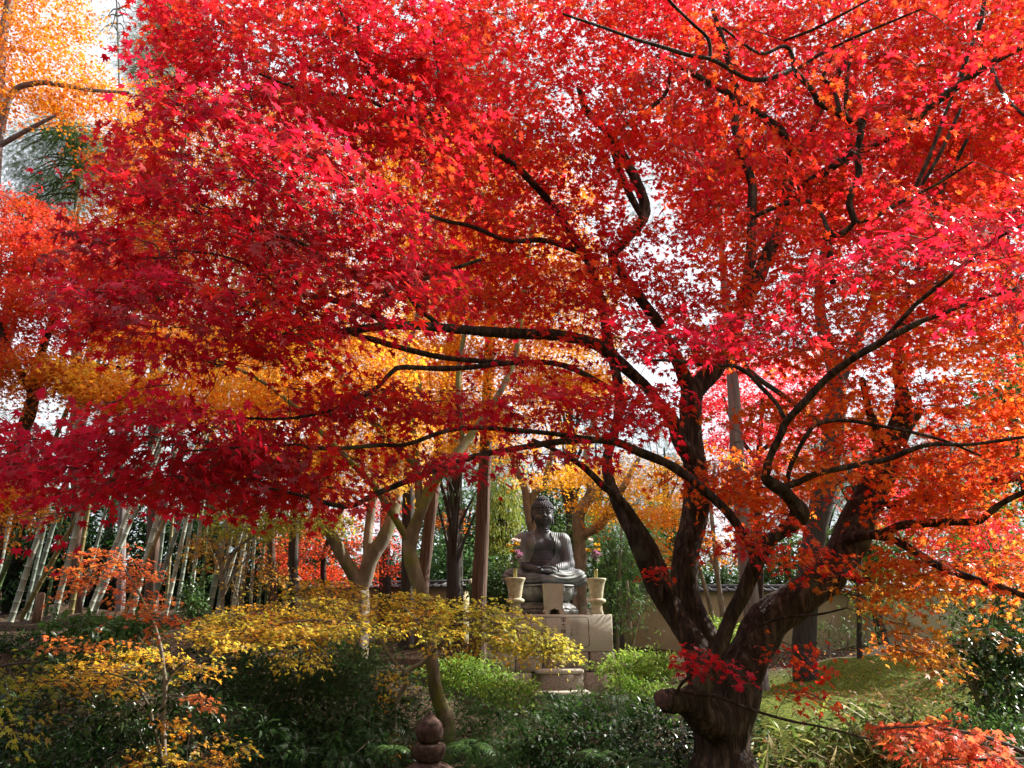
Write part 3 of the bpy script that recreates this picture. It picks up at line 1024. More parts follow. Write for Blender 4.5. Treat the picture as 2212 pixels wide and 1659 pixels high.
phase = np.sqrt((X - .02) ** 2 + ((Z - .62) * 1.25) ** 2)
fold = np.where(Z < .30, .0065 * np.sin(np.sqrt((X - .34 * np.sign(X)) ** 2 + ((Z - .46) * 1.5) ** 2) * 62) * np.clip((.30 - Z) / .06, 0, 1), 0)
sl = np.clip((X - .13) / .05, 0, 1)
fold = fold + np.where(Z > .26, sl * (.0068 - .0045 * np.clip((X - .30) / .08, 0, 1)) * np.sin((X * 1.0 + .16 * (1 - Z) ** 2 - .05 * np.clip(Y, -.3, .3)) * 165), 0)
sl2 = np.clip((-X - .20) / .05, 0, 1)
fold = fold + np.where(Z > .36, sl2 * .003 * np.sin((X * 1.1 - .35 * Z) * 60), 0)
shell = F.f - .017 - fold
rob = np.maximum(shell, -bare)
rob = np.maximum(rob, Z - .985 - .06 * np.clip(Y, 0, .3) - .02)
rob = np.maximum(rob, -F.f - .03).astype(np.float32)
V, Q = F.mesh(rob)
link("robe", npmesh("robe", V, Q), M['robe'], st)
# hair: cap and topknot covered with rows of snail curls
mb = MB()
th_ = np.linspace(0, math.pi / 2, 12)
mb.lathe([(.205 * math.cos(a), .145 * math.sin(a)) for a in th_], c=(0, .035, 1.475), n=32)
mb.lathe([(.128 * math.cos(a), .115 * math.sin(a)) for a in th_], c=(0, .045, 1.585), n=28)
mb.lathe([(.20, 0), (.21, .06), (.208, .15), (.205, .2)], c=(0, .05, 1.28), n=32)
ico_a = np.linspace(0, 2 * math.pi, 9)[:-1]


def curl(c, nrmv, r):
    nrmv = nrm(nrmv); a = nrm(np.cross(nrmv, (0.2, .1, 1.0))); b = np.cross(nrmv, a)
    prof = [(1.0, -.2), (.98, .25), (.7, .62), (.35, .80), (.0, .95)]
    V = np.concatenate([[c + r * (p[0] * (math.cos(q) * a + math.sin(q) * b) + p[1] * nrmv) for q in ico_a] for p in prof])
    i = np.arange(8); j = (i + 1) % 8
    mb.add(V, Q=np.concatenate([np.stack([k * 8 + i, k * 8 + j, k * 8 + 8 + j, k * 8 + 8 + i], 1) for k in range(4)]))


for row in range(8):
    el = math.radians(-2 + row * 11.5)
    rr = .205 * math.cos(el); n_ = max(5, int(2 * math.pi * rr / .044))
    for k in range(n_):
        a = 2 * math.pi * (k + .5 * (row % 2)) / n_
        nv = np.array([math.cos(a) * math.cos(el), math.sin(a) * math.cos(el), 1.3 * math.sin(el) + .001])
        c = np.array([rr * math.cos(a), .035 + rr * math.sin(a) * 1.02, 1.478 + .145 * math.sin(el)])
        curl(c, nv, .0225)
for row in range(5):
    el = math.radians(4 + row * 19)
    rr = .128 * math.cos(el); n_ = max(1, int(2 * math.pi * rr / .043))
    for k in range(n_):
        a = 2 * math.pi * (k + .5 * (row % 2)) / n_
        curl(np.array([rr * math.cos(a), .045 + rr * math.sin(a), 1.595 + .115 * math.sin(el)]), np.array([math.cos(a) * math.cos(el), math.sin(a) * math.cos(el), math.sin(el) + .01]), .0215)
for row in range(4):                                  # the back and temples
    for k in range(22):
        a = math.radians(-8 + 196 * k / 21)
        curl(np.array([.208 * math.cos(a), .05 + .2 * math.sin(a), 1.44 - .042 * row]), np.array([math.cos(a), math.sin(a), 0]), .0215)
mb.build("hair_curls", M['bronze'], st)

# ------------------------------------------------------------------ stone finial of a small stupa in the foreground
lp_ = P(925, 1690, 6.5)
t = thing("stone_stupa", "reddish weathered stone stupa with an onion-shaped finial in the dark undergrowth", "stone stupa", (lp_[0], lp_[1], gz(lp_[0], lp_[1])), .2)
LOCAL.add(t.name)
mp = MPP(925, 1600, 6.5)
zb = P(925, 1645, 6.5)[2] - t.location[2]
jw = lambda a, z: 1 + .02 * np.sin(3 * a + z * 20) + .012 * np.sin(7 * a - z * 31)
h_ = mp
mb = MB(); mb.lathe([(0, 0), (24 * h_, 0), (30 * h_, 5 * h_), (34.5 * h_, 20 * h_), (34.5 * h_, 31 * h_), (32 * h_, 34.5 * h_), (20 * h_, 36 * h_), (0, 36.5 * h_)], c=(0, 0, zb), n=40, wob=jw)
mb.build("ring_stone", M['lava_stone'], t)
mb = MB(); mb.lathe([(0, 36 * h_), (19 * h_, 36.4 * h_), (26 * h_, 43 * h_), (30 * h_, 54 * h_), (30.5 * h_, 64 * h_), (27 * h_, 75 * h_), (20 * h_, 82 * h_), (11 * h_, 88 * h_), (6 * h_, 93 * h_), (4.2 * h_, 98 * h_), (2.5 * h_, 101 * h_), (0, 102 * h_)],
                    c=(0, 0, zb), n=40, wob=jw); mb.build("finial", M['lava_stone'], t)
mb = MB(); mb.lathe([(0, zb - .20), (95 * h_, zb - .20), (97 * h_, zb - .14), (80 * h_, zb - .088), (53 * h_, zb - 14 * h_), (41 * h_, zb - 6.5 * h_), (27 * h_, zb - .5 * h_), (0, zb)], n=8, wob=lambda a, z: 1 + .0 * a); mb.build("roof_stone", M['lava_stone'], t, smooth=False)
mb = MB(); mb.lathe([(0, .3), (.22, .3), (.27, .42), (.29, .55), (.27, zb - .25), (.24, zb - .195), (0, zb - .195)], n=32, wob=jw); mb.build("round_body", M['lava_stone'], t)
mb = MB(); mb.box((0, 0, .1), (.66, .66, .42), bev=.03); mb.build("base_stone", M['lava_stone'], t, smooth=False)

# ------------------------------------------------------------------ earthen garden walls with a tiled coping
def wall(name, label, a, b, h, endcap):
    a = np.asarray(a, float); b = np.asarray(b, float)
    c = (a + b) / 2; L = np.linalg.norm(b[:2] - a[:2]); rz = math.atan2(b[1] - a[1], b[0] - a[0])
    t = thing(name, label, "wall", (c[0], c[1], 0), rz)
    LOCAL.add(t.name)
    zt = a[2]
    mb = MB(); mb.box((0, 0, zt - h / 2 - .15), (L, .34, h + .3), bev=.01); mb.build("plaster_wall", M['plaster'], t, smooth=False)
    mb = MB()
    V = np.array([(x, y, z) for x in (-L / 2 - .08, L / 2 + .08) for y, z in ((-.34, zt - .01), (-.34, zt + .02), (0, zt + .10), (.34, zt + .02), (.34, zt - .01))])
    Q = [(0, 1, 6, 5), (1, 2, 7, 6), (2, 3, 8, 7), (3, 4, 9, 8), (4, 0, 5, 9)]
    T = [(0, 2, 1), (0, 3, 2), (0, 4, 3), (5, 6, 7), (5, 7, 8), (5, 8, 9)]
    mb.add(V, Q=Q, T=T); mb.build("coping", M['tile'], t, smooth=False)
    mb = MB()
    x = -L / 2 + .1
    while x < L / 2:
        for s in (-1, 1):
            mb.tube([(x, 0, zt + .115), (x, s * .18, zt + .073), (x, s * .355, zt + .03)], .026, 7, 1)
        x += .24
    mb.build("cover_tiles", M['tile'], t)
    mb = MB(); mb.tube([(-L / 2 - .12, 0, zt + .135), (0, 0, zt + .135), (L / 2 + .12, 0, zt + .135)], .05, 9, 1); r_ = mb.build("ridge_tile", M['tile'], t)
    if endcap:
        mb = MB(); mb.tube([(L / 2 + .10, 0, zt + .10), (L / 2 + .145, 0, zt + .10)], .10, 16, 1); mb.build("end_tile", M['pale_stone'], r_)
    return t


wa, wb = P(1290, 1278, 21.5), P(2330, 1280, 21.5)
wb[2] = wa[2]
wall("garden_wall", "long ochre earth wall with tiled coping behind the big maple's trunks", wa, wb, 1.9, False)
wa, wb = P(640, 1275, 22.0), P(1008, 1268, 20.0)
wa[2] = wb[2]
wall("garden_wall", "short ochre wall with a round white end tile left of the cedar trunk", wa, wb, 1.5, True)

# ------------------------------------------------------------------ the old red maple in front
RED = [(.53, .012, .022), (.52, .011, .040), (.58, .027, .012), (.27, .008, .016), (.60, .085, .012), (.18, .045, .045), (.34, .21, .15)]
CRIM = ([RED[0], RED[1], RED[2], RED[3], RED[5], RED[6]], [4, 4, 2, 2, .35, .10])
BRIGHT = ([RED[0], RED[2], RED[4], RED[1], (.62, .22, .02)], [4, 4, 1.5, 1.2, .15])
ORRED = ([RED[2], RED[4], RED[0], (.66, .15, .02), (.62, .24, .02)], [3, 4, 1.5, 2.5, .6])
ORANGE = ([(.66, .15, .02), (.62, .24, .025), RED[4], RED[2], (.5, .28, .03)], [4, 3, 3, 1, .8])
RUST = ([(.42, .17, .025), (.5, .12, .02), (.36, .22, .03), (.55, .26, .03)], [3, 3, 2, 1.5])

maple_base = P(1560, 1640, 7.0)
mroot = thing("red_maple", "old many-limbed Japanese maple with dark twisted trunk and a vast crimson crown", "tree",
              (maple_base[0], maple_base[1], gz(maple_base[0], maple_base[1])))
g0 = mroot.location.z
# thick wood is one sculpted surface
FAT = [
    [(1562, 1730, 7.0, 74), (1563, 1650, 7.0, 57), (1560, 1560, 7.0, 62), (1562, 1490, 7.0, 60)],
    # left limb
    [(1540, 1500, 7.0, 44), (1500, 1400, 7.05, 27), (1459, 1329, 7.1, 22), (1430, 1283, 7.1, 23), (1413, 1243, 7.1, 19), (1390, 1187, 7.1, 17), (1360, 1133, 7.15, 15), (1330, 1075, 7.2, 13.5), (1312, 1020, 7.2, 12.5), (1313, 980, 7.2, 12), (1328, 930, 7.25, 11.5), (1339, 870, 7.25, 11), (1330, 800, 7.3, 11), (1313, 740, 7.3, 11), (1306, 686, 7.3, 10.5), (1293, 636, 7.3, 10.5), (1279, 586, 7.3, 10), (1262, 548, 7.3, 9)],
    # middle limb
    [(1560, 1490, 7.1, 50), (1532, 1395, 7.2, 32), (1497, 1338, 7.25, 27), (1481, 1275, 7.3, 23), (1483, 1195, 7.35, 22), (1497, 1135, 7.4, 22), (1505, 1075, 7.4, 23), (1502, 1015, 7.4, 21), (1495, 960, 7.45, 20), (1491, 890, 7.5, 22), (1497, 850, 7.5, 19), (1540, 800, 7.6, 20), (1571, 750, 7.6, 16), (1593, 696, 7.7, 14), (1613, 646, 7.7, 13), (1637, 603, 7.75, 14), (1660, 545, 7.8, 13), (1689, 472, 7.85, 11), (1700, 405, 7.9, 11), (1716, 337, 7.9, 10)],
    [(1495, 855, 7.5, 17), (1469, 793, 7.4, 12), (1453, 760, 7.4, 11), (1423, 700, 7.35, 11.5), (1396, 663, 7.3, 11), (1366, 620, 7.25, 10.5), (1339, 586, 7.2, 9.5), (1319, 553, 7.2, 8.5)],
    # right limb
    [(1570, 1530, 7.0, 62), (1592, 1480, 7.0, 52), (1625, 1405, 7.05, 46), (1662, 1345, 7.1, 42), (1715, 1300, 7.15, 37), (1768, 1258, 7.2, 32), (1810, 1212, 7.25, 29), (1836, 1165, 7.3, 30), (1860, 1110, 7.35, 28), (1880, 1065, 7.4, 27), (1903, 1020, 7.45, 27), (1920, 975, 7.5, 27), (1940, 930, 7.5, 22), (1951, 890, 7.5, 18), (1950, 850, 7.55, 13), (1938, 800, 7.6, 10), (1945, 740, 7.65, 9)],
    [(1925, 970, 7.5, 20), (1960, 915, 7.4, 15), (1984, 888, 7.35, 12)],
    [(1912, 985, 7.45, 14), (1892, 930, 7.3, 11), (1876, 880, 7.2, 8), (1862, 820, 7.1, 7.5)],
    # front S-shaped limb
    [(1545, 1560, 6.75, 44), (1505, 1520, 6.65, 30), (1530, 1474, 6.6, 23), (1553, 1415, 6.55, 19), (1569, 1355, 6.5, 18), (1600, 1299, 6.45, 17), (1621, 1250, 6.4, 17), (1638, 1205, 6.35, 16), (1664, 1169, 6.3, 14), (1703, 1135, 6.25, 15), (1726, 1112, 6.2, 17), (1715, 1088, 6.15, 15), (1697, 1062, 6.1, 14), (1668, 1045, 6.05, 12), (1652, 1030, 6.0, 10)],
    # sawn-off stub on the left
    [(1530, 1545, 6.8, 40), (1480, 1518, 6.6, 31), (1442, 1512, 6.45, 29)],
    # root flare
    [(1550, 1640, 7.0, 48), (1500, 1740, 6.8, 30)], [(1572, 1640, 6.95, 50), (1622, 1700, 6.8, 36), (1660, 1760, 6.7, 24)], [(1580, 1640, 7.1, 50), (1640, 1740, 7.3, 30)],
    # horizontal limb to the left
    [(1497, 1000, 7.35, 13), (1469, 955, 7.25, 13), (1455, 912, 7.2, 12.5), (1428, 880, 7.15, 12), (1404, 846, 7.1, 11.5), (1379, 820, 7.0, 11.5), (1346, 790, 6.9, 11.5), (1320, 766, 6.8, 12), (1293, 746, 6.7, 12), (1239, 730, 6.5, 12), (1189, 723, 6.3, 11.5), (1106, 720, 6.1, 11.5), (1009, 713, 5.8, 11), (909, 704, 5.5, 10.5), (842, 703, 5.3, 10)],
]
allp = []
for l in FAT:
    p, r = limb(l); allp.append((p, r))
lo = np.min([p.min(0) - r.max() for p, r in allp], 0) - .08
hi = np.max([p.max(0) + r.max() for p, r in allp], 0) + .08
F = Field(lo, hi, .026)
nodes = []; nrad = []
for p, r in allp:
    pp, rr = catmull(p, r, 3)
    for i in range(len(pp) - 1):
        F.cone(pp[i], pp[i + 1], rr[i], rr[i + 1], min(.5 * rr[i], .05))
    nodes.append(pp); nrad.append(rr)
_se = P(1430, 1508, 6.42); _sd = nrm(np.array([-.80, -.58, .12]))
F.ell(_se + _sd * 1.0, (1.0, 1.0, 1.0), .012, True)          # the sawn face of the stub
V, Q = F.mesh(); del F
rg = np.random.default_rng(5)
nn = np.zeros(len(V))
for _ in range(44):
    k = rg.normal(0, 1, 3) * rg.uniform(4, 34); k[2] *= .3
    nn += np.sin(V @ k + rg.uniform(0, 6.28)) * .9 / (1 + np.linalg.norm(k) * .12)
me = npmesh("trunk", V, Q)
vn = np.zeros(len(V) * 3, np.float32); me.vertex_normals.foreach_get("vector", vn); vn = vn.reshape(-1, 3)
amp = .0095 * np.clip(1.25 - (V[:, 2] - 1.2) * .45, .25, 1.6)
V = V + vn * (nn * amp)[:, None]
me.vertices.foreach_set("co", V.astype(np.float32).ravel()); me.update()
trunk_o = link("trunk", me, M['bark'], mroot)
_u = nrm(np.cross(_sd, (0, 0, 1.0))); _v = np.cross(_u, _sd)
mb = MB(); _a = np.arange(22) * 2 * math.pi / 22
_c = P(1437, 1511, 6.45); _c = _c - _sd * (np.dot(_c - _se, _sd) - .004)
_r = .078 * (1 + .10 * np.sin(2 * _a + 1) + .07 * np.sin(5 * _a) + .05 * np.sin(9 * _a + 2))
_V = np.concatenate([[_c + _sd * .002]] + [_c + k * _r[:, None] * (np.cos(_a)[:, None] * _u + np.sin(_a)[:, None] * _v) + _sd * h for k, h in ((.55, .004), (.93, -.002), (1.0, -.03))])
_i = np.arange(22); _j = (_i + 1) % 22
mb.add(_V, Q=np.concatenate([np.stack([1 + k * 22 + _i, 1 + k * 22 + _j, 23 + k * 22 + _j, 23 + k * 22 + _i], 1) for k in range(2)]), T=np.stack([0 * _i, 1 + _j, 1 + _i], 1))
mb.build("cut_stump", M['cut'], mroot)

THIN = [
    # smooth rod running along the left limb
    [(1456, 1285, 6.95, 11), (1452, 1275, 6.95, 10), (1432, 1227, 6.9, 9.5), (1404, 1171, 6.85, 10), (1372, 1123, 6.85, 10), (1340, 1079, 6.8, 9), (1304, 1051, 6.75, 8), (1268, 1015, 6.7, 7), (1240, 995, 6.6, 6), (1205, 975, 6.5, 5), (1150, 950, 6.3, 4)],
    # lower sweeping branch
    [(1630, 1222, 6.4, 12), (1621, 1183, 6.4, 9), (1601, 1147, 6.35, 9), (1569, 1103, 6.3, 10), (1521, 1059, 6.25, 10), (1473, 1021, 6.2, 10), (1439, 1000, 6.15, 10), (1373, 973, 6.1, 9.5), (1333, 956, 6.0, 9), (1286, 950, 5.9, 8), (1200, 955, 5.6, 7), (1100, 972, 5.4, 6.5), (1030, 985, 5.2, 6.5), (969, 1005, 5.1, 7), (921, 1022, 5.0, 7), (878, 1040, 4.9, 6.5), (813, 1066, 4.8, 6), (761, 1092, 4.7, 6), (718, 1090, 4.6, 5), (650, 1070, 4.4, 3.5), (560, 1050, 4.2, 2.5)],
    # left ends of the horizontal limb
    [(842, 703, 5.3, 9.5), (776, 711, 5.15, 8.5), (709, 721, 5.0, 8), (649, 731, 4.9, 7), (602, 736, 4.8, 6)],
    [(845, 703, 5.3, 8.5), (800, 676, 5.25, 8), (742, 654, 5.1, 7.5), (696, 644, 5.0, 7), (649, 631, 4.9, 4.5), (592, 608, 4.7, 3.5), (540, 575, 4.5, 3), (470, 550, 4.3, 2.5), (380, 540, 4.1, 2)],
    [(802, 672, 5.2, 6), (816, 652, 5.15, 6), (842, 634, 5.1, 6.5), (872, 612, 5.1, 6.5), (909, 604, 5.1, 5.5), (969, 584, 5.1, 4.5), (1040, 560, 5.1, 3.5)],
    [(840, 622, 5.1, 6), (818, 630, 5.05, 6), (790, 615, 5.0, 5.5), (742, 584, 4.9, 5), (690, 552, 4.8, 4.5), (640, 520, 4.7, 4), (560, 505, 4.5, 3)],
    [(668, 718, 4.95, 4), (640, 702, 4.9, 3.5), (600, 692, 4.85, 3), (560, 684, 4.8, 2.6), (534, 678, 4.7, 2.2)],
    [(960, 712, 5.65, 5), (900, 660, 5.5, 6), (880, 618, 5.4, 5.5), (905, 575, 5.3, 4)],
    # second horizontal branches below
    [(1339, 850, 7.2, 6), (1220, 790, 6.6, 6), (1106, 784, 6.2, 6), (1009, 794, 5.9, 6), (942, 796, 5.7, 6), (866, 794, 5.5, 5.5), (842, 808, 5.4, 5), (809, 841, 5.3, 4.5), (760, 868, 5.1, 4), (690, 893, 4.9, 3.5), (600, 905, 4.7, 3), (480, 900, 4.4, 2.5)],
    [(1106, 784, 6.2, 5), (969, 774, 5.9, 6), (876, 754, 5.7, 6.5), (809, 734, 5.5, 6), (759, 721, 5.4, 4)],
    [(1286, 950, 5.9, 6), (1180, 935, 5.6, 5), (1000, 925, 5.2, 5), (880, 960, 5.0, 4.5), (826, 961, 4.9, 4.5), (742, 968, 4.7, 4.5), (676, 968, 4.6, 4.5), (642, 961, 4.5, 3.5), (540, 965, 4.3, 2.5), (400, 975, 4.0, 2)],
    # thin pale branch crossing the middle limb
    [(1698, 912, 6.0, 5), (1676, 870, 6.0, 4.5), (1640, 832, 6.0, 4.5), (1615, 806, 6.0, 5), (1580, 790, 5.95, 4.5), (1530, 790, 5.9, 4), (1470, 780, 5.9, 3.5), (1400, 778, 5.8, 3)],
    # long branch climbing to the upper right
    [(1654, 1030, 6.0, 9), (1658, 1005, 5.95, 8.5), (1669, 974, 5.9, 8), (1687, 938, 5.8, 8), (1698, 912, 5.75, 8), (1742, 864, 5.6, 8.5), (1786, 817, 5.5, 8.5), (1834, 780, 5.3, 8), (1896, 743, 5.1, 8), (1951, 714, 4.9, 7), (1995, 692, 4.8, 6), (2043, 674, 4.7, 5), (2134, 641, 4.5, 4), (2240, 612, 4.3, 3.5)],
    [(1905, 738, 5.1, 5), (1951, 688, 4.9, 5), (1981, 655, 4.8, 5), (2043, 604, 4.6, 4.5), (2098, 560, 4.5, 4), (2153, 516, 4.4, 3.5), (2240, 470, 4.2, 3)],
    [(1698, 1050, 6.1, 8), (1724, 1042, 6.05, 7), (1768, 1022, 6.0, 6.5), (1841, 1007, 5.9, 6.5), (1915, 993, 5.8, 6.5), (1951, 978, 5.7, 6), (2010, 960, 5.6, 5), (2098, 960, 5.5, 4), (2240, 940, 5.3, 3)],
    [(1700, 1045, 6.1, 5.5), (1709, 1004, 6.1, 5), (1742, 941, 6.0, 5), (1768, 916, 6.0, 4.5), (1823, 908, 5.9, 4), (1896, 919, 5.8, 4), (1970, 934, 5.7, 3.5), (2040, 952, 5.6, 3), (2120, 985, 5.5, 2.5)],
    # right-hand drooping branches
    [(1836, 1162, 7.1, 14), (1868, 1157, 6.9, 11), (1907, 1152, 6.7, 9.5), (1947, 1135, 6.5, 9), (1999, 1131, 6.3, 9), (2059, 1127, 6.1, 8.5), (2111, 1126, 6.0, 8), (2139, 1107, 5.9, 7), (2171, 1083, 5.8, 6.5), (2240, 1050, 5.6, 5.5)],
    [(1890, 1157, 6.8, 8), (1935, 1168, 6.6, 8), (1979, 1193, 6.4, 8.5), (2019, 1219, 6.3, 8), (2059, 1235, 6.2, 8), (2119, 1255, 6.1, 8), (2179, 1275, 6.0, 7.5), (2250, 1302, 5.9, 7)],
    [(1900, 1095, 7.2, 12), (1935, 1091, 7.1, 10.5), (1979, 1082, 7.0, 10), (2019, 1075, 6.9, 10), (2079, 1070, 6.8, 9.5), (2119, 1055, 6.7, 10), (2159, 1039, 6.6, 9.5), (2250, 1020, 6.5, 8.5)],
    [(1812, 1228, 7.0, 9), (1838, 1248, 6.9, 6.5), (1858, 1253, 6.8, 6), (1878, 1251, 6.7, 5.5)],
    # long bare twigs across the foot of the trunk
    [(1450, 1490, 6.4, 3.2), (1500, 1499, 6.35, 3.2), (1549, 1506, 6.3, 3.6), (1617, 1531, 6.2, 3.2), (1697, 1555, 6.0, 2.8), (1777, 1571, 5.8, 2.4), (1880, 1597, 5.6, 2)],
    [(1640, 1352, 6.7, 3), (1697, 1333, 6.5, 3), (1769, 1327, 6.3, 2.6), (1829, 1313, 6.2, 2)],
    [(1460, 1507, 6.4, 4), (1470, 1480, 6.3, 3.5), (1500, 1450, 6.25, 3), (1510, 1420, 6.2, 2)],
    # upper crown: forks of the middle limb
    [(1710, 350, 7.9, 10), (1694, 292, 7.8, 9.5), (1658, 260, 7.7, 9), (1622, 234, 7.6, 8.5), (1575, 203, 7.5, 8), (1532, 180, 7.4, 7), (1487, 153, 7.2, 6), (1420, 120, 7.0, 4)],
    [(1714, 345, 7.9, 9), (1734, 318, 7.95, 9), (1766, 247, 8.0, 8.5), (1797, 180, 8.1, 7), (1824, 135, 8.1, 6), (1850, 60, 8.2, 4)],
    [(1596, 690, 7.6, 11), (1612, 610, 7.5, 11), (1622, 553, 7.45, 11), (1623, 472, 7.4, 10), (1624, 396, 7.35, 9.5), (1600, 320, 7.3, 9), (1588, 270, 7.3, 8.5), (1587, 180, 7.2, 8), (1562, 90, 7.1, 6), (1540, 20, 7.0, 4)],
    [(1319, 555, 7.2, 9), (1352, 520, 7.2, 9), (1388, 475, 7.2, 12), (1393, 440, 7.2, 12), (1371, 385, 7.15, 11), (1342, 330, 7.1, 10), (1318, 290, 7.0, 8), (1268, 240, 6.9, 8), (1250, 190, 6.8, 5)],
    [(1388, 470, 7.2, 7), (1352, 400, 7.1, 8), (1325, 300, 7.0, 6), (1390, 245, 6.8, 5), (1436, 205, 6.7, 4.5), (1450, 150, 6.5, 3)],
    # twisting branch at the upper right
    [(1800, 620, 6.3, 6), (1797, 585, 6.2, 7.5), (1790, 530, 6.1, 7), (1786, 503, 6.05, 8), (1812, 507, 6.0, 6.5), (1839, 489, 5.95, 6.5), (1845, 478, 5.9, 7), (1834, 440, 5.85, 7), (1842, 410, 5.8, 7.5), (1856, 375, 5.8, 7.5), (1851, 330, 5.75, 7), (1858, 295, 5.7, 7.5), (1862, 270, 5.7, 8), (1871, 236, 5.65, 7)],
    [(1862, 268, 5.7, 7.5), (1835, 258, 5.65, 7), (1802, 240, 5.6, 6.5), (1768, 222, 5.55, 6.5), (1755, 196, 5.5, 6), (1716, 155, 5.4, 6), (1690, 160, 5.3, 5.5), (1650, 171, 5.2, 5.5), (1610, 168, 5.1, 5), (1541, 130, 4.9, 4.5), (1487, 119, 4.8, 4.5), (1420, 98, 4.7, 4), (1374, 85, 4.6, 3.8), (1310, 62, 4.5, 3.2), (1216, 30, 4.3, 2.5)],
    [(1716, 155, 5.4, 5), (1708, 112, 5.35, 4.5), (1690, 100, 5.3, 4), (1640, 115, 5.2, 3.5), (1560, 60, 5.0, 2.5)],
    [(1535, 128, 4.9, 4), (1530, 85, 4.85, 4), (1495, 50, 4.8, 3.5), (1445, 0, 4.7, 3.5), (1430, -40, 4.6, 3)],
    [(1845, 482, 5.9, 5), (1891, 468, 5.8, 4.5), (1954, 432, 5.7, 4), (2020, 400, 5.6, 3), (2100, 350, 5.4, 2.5)],
    [(1700, 410, 7.9, 9), (1760, 385, 7.6, 9), (1837, 335, 7.3, 10), (1936, 288, 7.0, 10), (2004, 234, 6.8, 9), (2071, 184, 6.6, 8.5), (2139, 138, 6.4, 7.5), (2240, 85, 6.2, 6)],
    [(2071, 184, 6.6, 6), (2090, 120, 6.5, 5.5), (2115, 60, 6.4, 5), (2130, -20, 6.3, 4)],
    [(1945, 745, 7.6, 8), (1960, 640, 7.5, 7), (1990, 560, 7.4, 6), (2010, 470, 7.3, 5), (2050, 380, 7.2, 4.5), (2090, 300, 7.0, 4)],
    # upper left limbs
    [(1264, 550, 7.3, 9), (1240, 515, 7.1, 8.5), (1190, 440, 6.8, 8), (1120, 365, 6.5, 8), (1041, 308, 6.2, 7.5), (994, 282, 6.0, 7.5), (939, 249, 5.8, 7), (884, 218, 5.6, 6.5), (840, 191, 5.4, 6), (799, 158, 5.2, 5), (760, 90, 5.0, 3.5), (735, 20, 4.9, 3)],
    [(1000, 288, 6.0, 5), (939, 271, 5.8, 5.5), (858, 246, 5.5, 5), (792, 216, 5.2, 4), (720, 205, 5.0, 3.5), (640, 190, 4.7, 3), (560, 160, 4.4, 2.2)],
    [(884, 222, 5.6, 4.5), (830, 215, 5.4, 4), (792, 150, 5.2, 4), (776, 80, 5.1, 3.5), (770, 10, 5.0, 3)],
    [(955, 262, 5.9, 4.5), (950, 238, 5.85, 4.5), (948, 190, 5.8, 4), (946, 140, 5.8, 3.5), (938, 92, 5.7, 3), (920, 37, 5.6, 2.5)],
    [(1262, 548, 7.3, 7), (1180, 520, 6.8, 6), (1100, 520, 6.3, 5), (1020, 490, 5.9, 4.5), (940, 470, 5.5, 4), (850, 420, 5.1, 3.5), (740, 380, 4.7, 3), (620, 350, 4.3, 2.2)],
    [(1815, 245, 5.6, 4.5), (1800, 192, 5.6, 4.5), (1778, 168, 5.55, 4), (1788, 146, 5.5, 3.5), (1800, 110, 5.4, 2.5)],
    [(1838, 336, 7.3, 6), (1833, 290, 7.2, 5.5), (1828, 235, 7.1, 5), (1830, 165, 7.0, 4), (1845, 90, 6.9, 3)],
    [(1975, 410, 6.6, 4.5), (2005, 345, 6.5, 4.5), (2036, 262, 6.4, 4), (2062, 195, 6.3, 3)],
    [(1988, 405, 6.7, 4), (2032, 330, 6.6, 4), (2075, 235, 6.5, 3.5)],
    [(1693, 88, 5.3, 3), (1760, 62, 5.2, 3), (1850, 15, 5.0, 2.5), (1930, -30, 4.9, 2)],
    [(1716, 153, 5.4, 4), (1785, 110, 5.3, 3.5), (1870, 70, 5.1, 3), (1990, 20, 4.9, 2)],
    [(2139, 140, 6.4, 4.5), (2160, 190, 6.2, 4), (2190, 230, 6.1, 3.5), (2240, 270, 6.0, 3)],
    [(1622, 470, 7.0, 5), (1700, 440, 6.7, 5), (1760, 440, 6.4, 4.5), (1790, 500, 6.1, 5)],
    [(660, 645, 4.9, 3.5), (610, 560, 4.7, 3), (520, 480, 4.4, 2.5), (430, 440, 4.1, 2)],
]
for l in THIN:
    p, r = limb(l)
    V, Q, T = tube(p, r, 9, 5, .10)
    mb = MB(); mb.add(V, Q=Q, T=T); mb.build("branch", M['bark'], mroot)
    pp, rr = catmull(p, r, 4); nodes.append(pp); nrad.append(rr)
nodes = np.concatenate(nodes); nrad = np.concatenate(nrad)

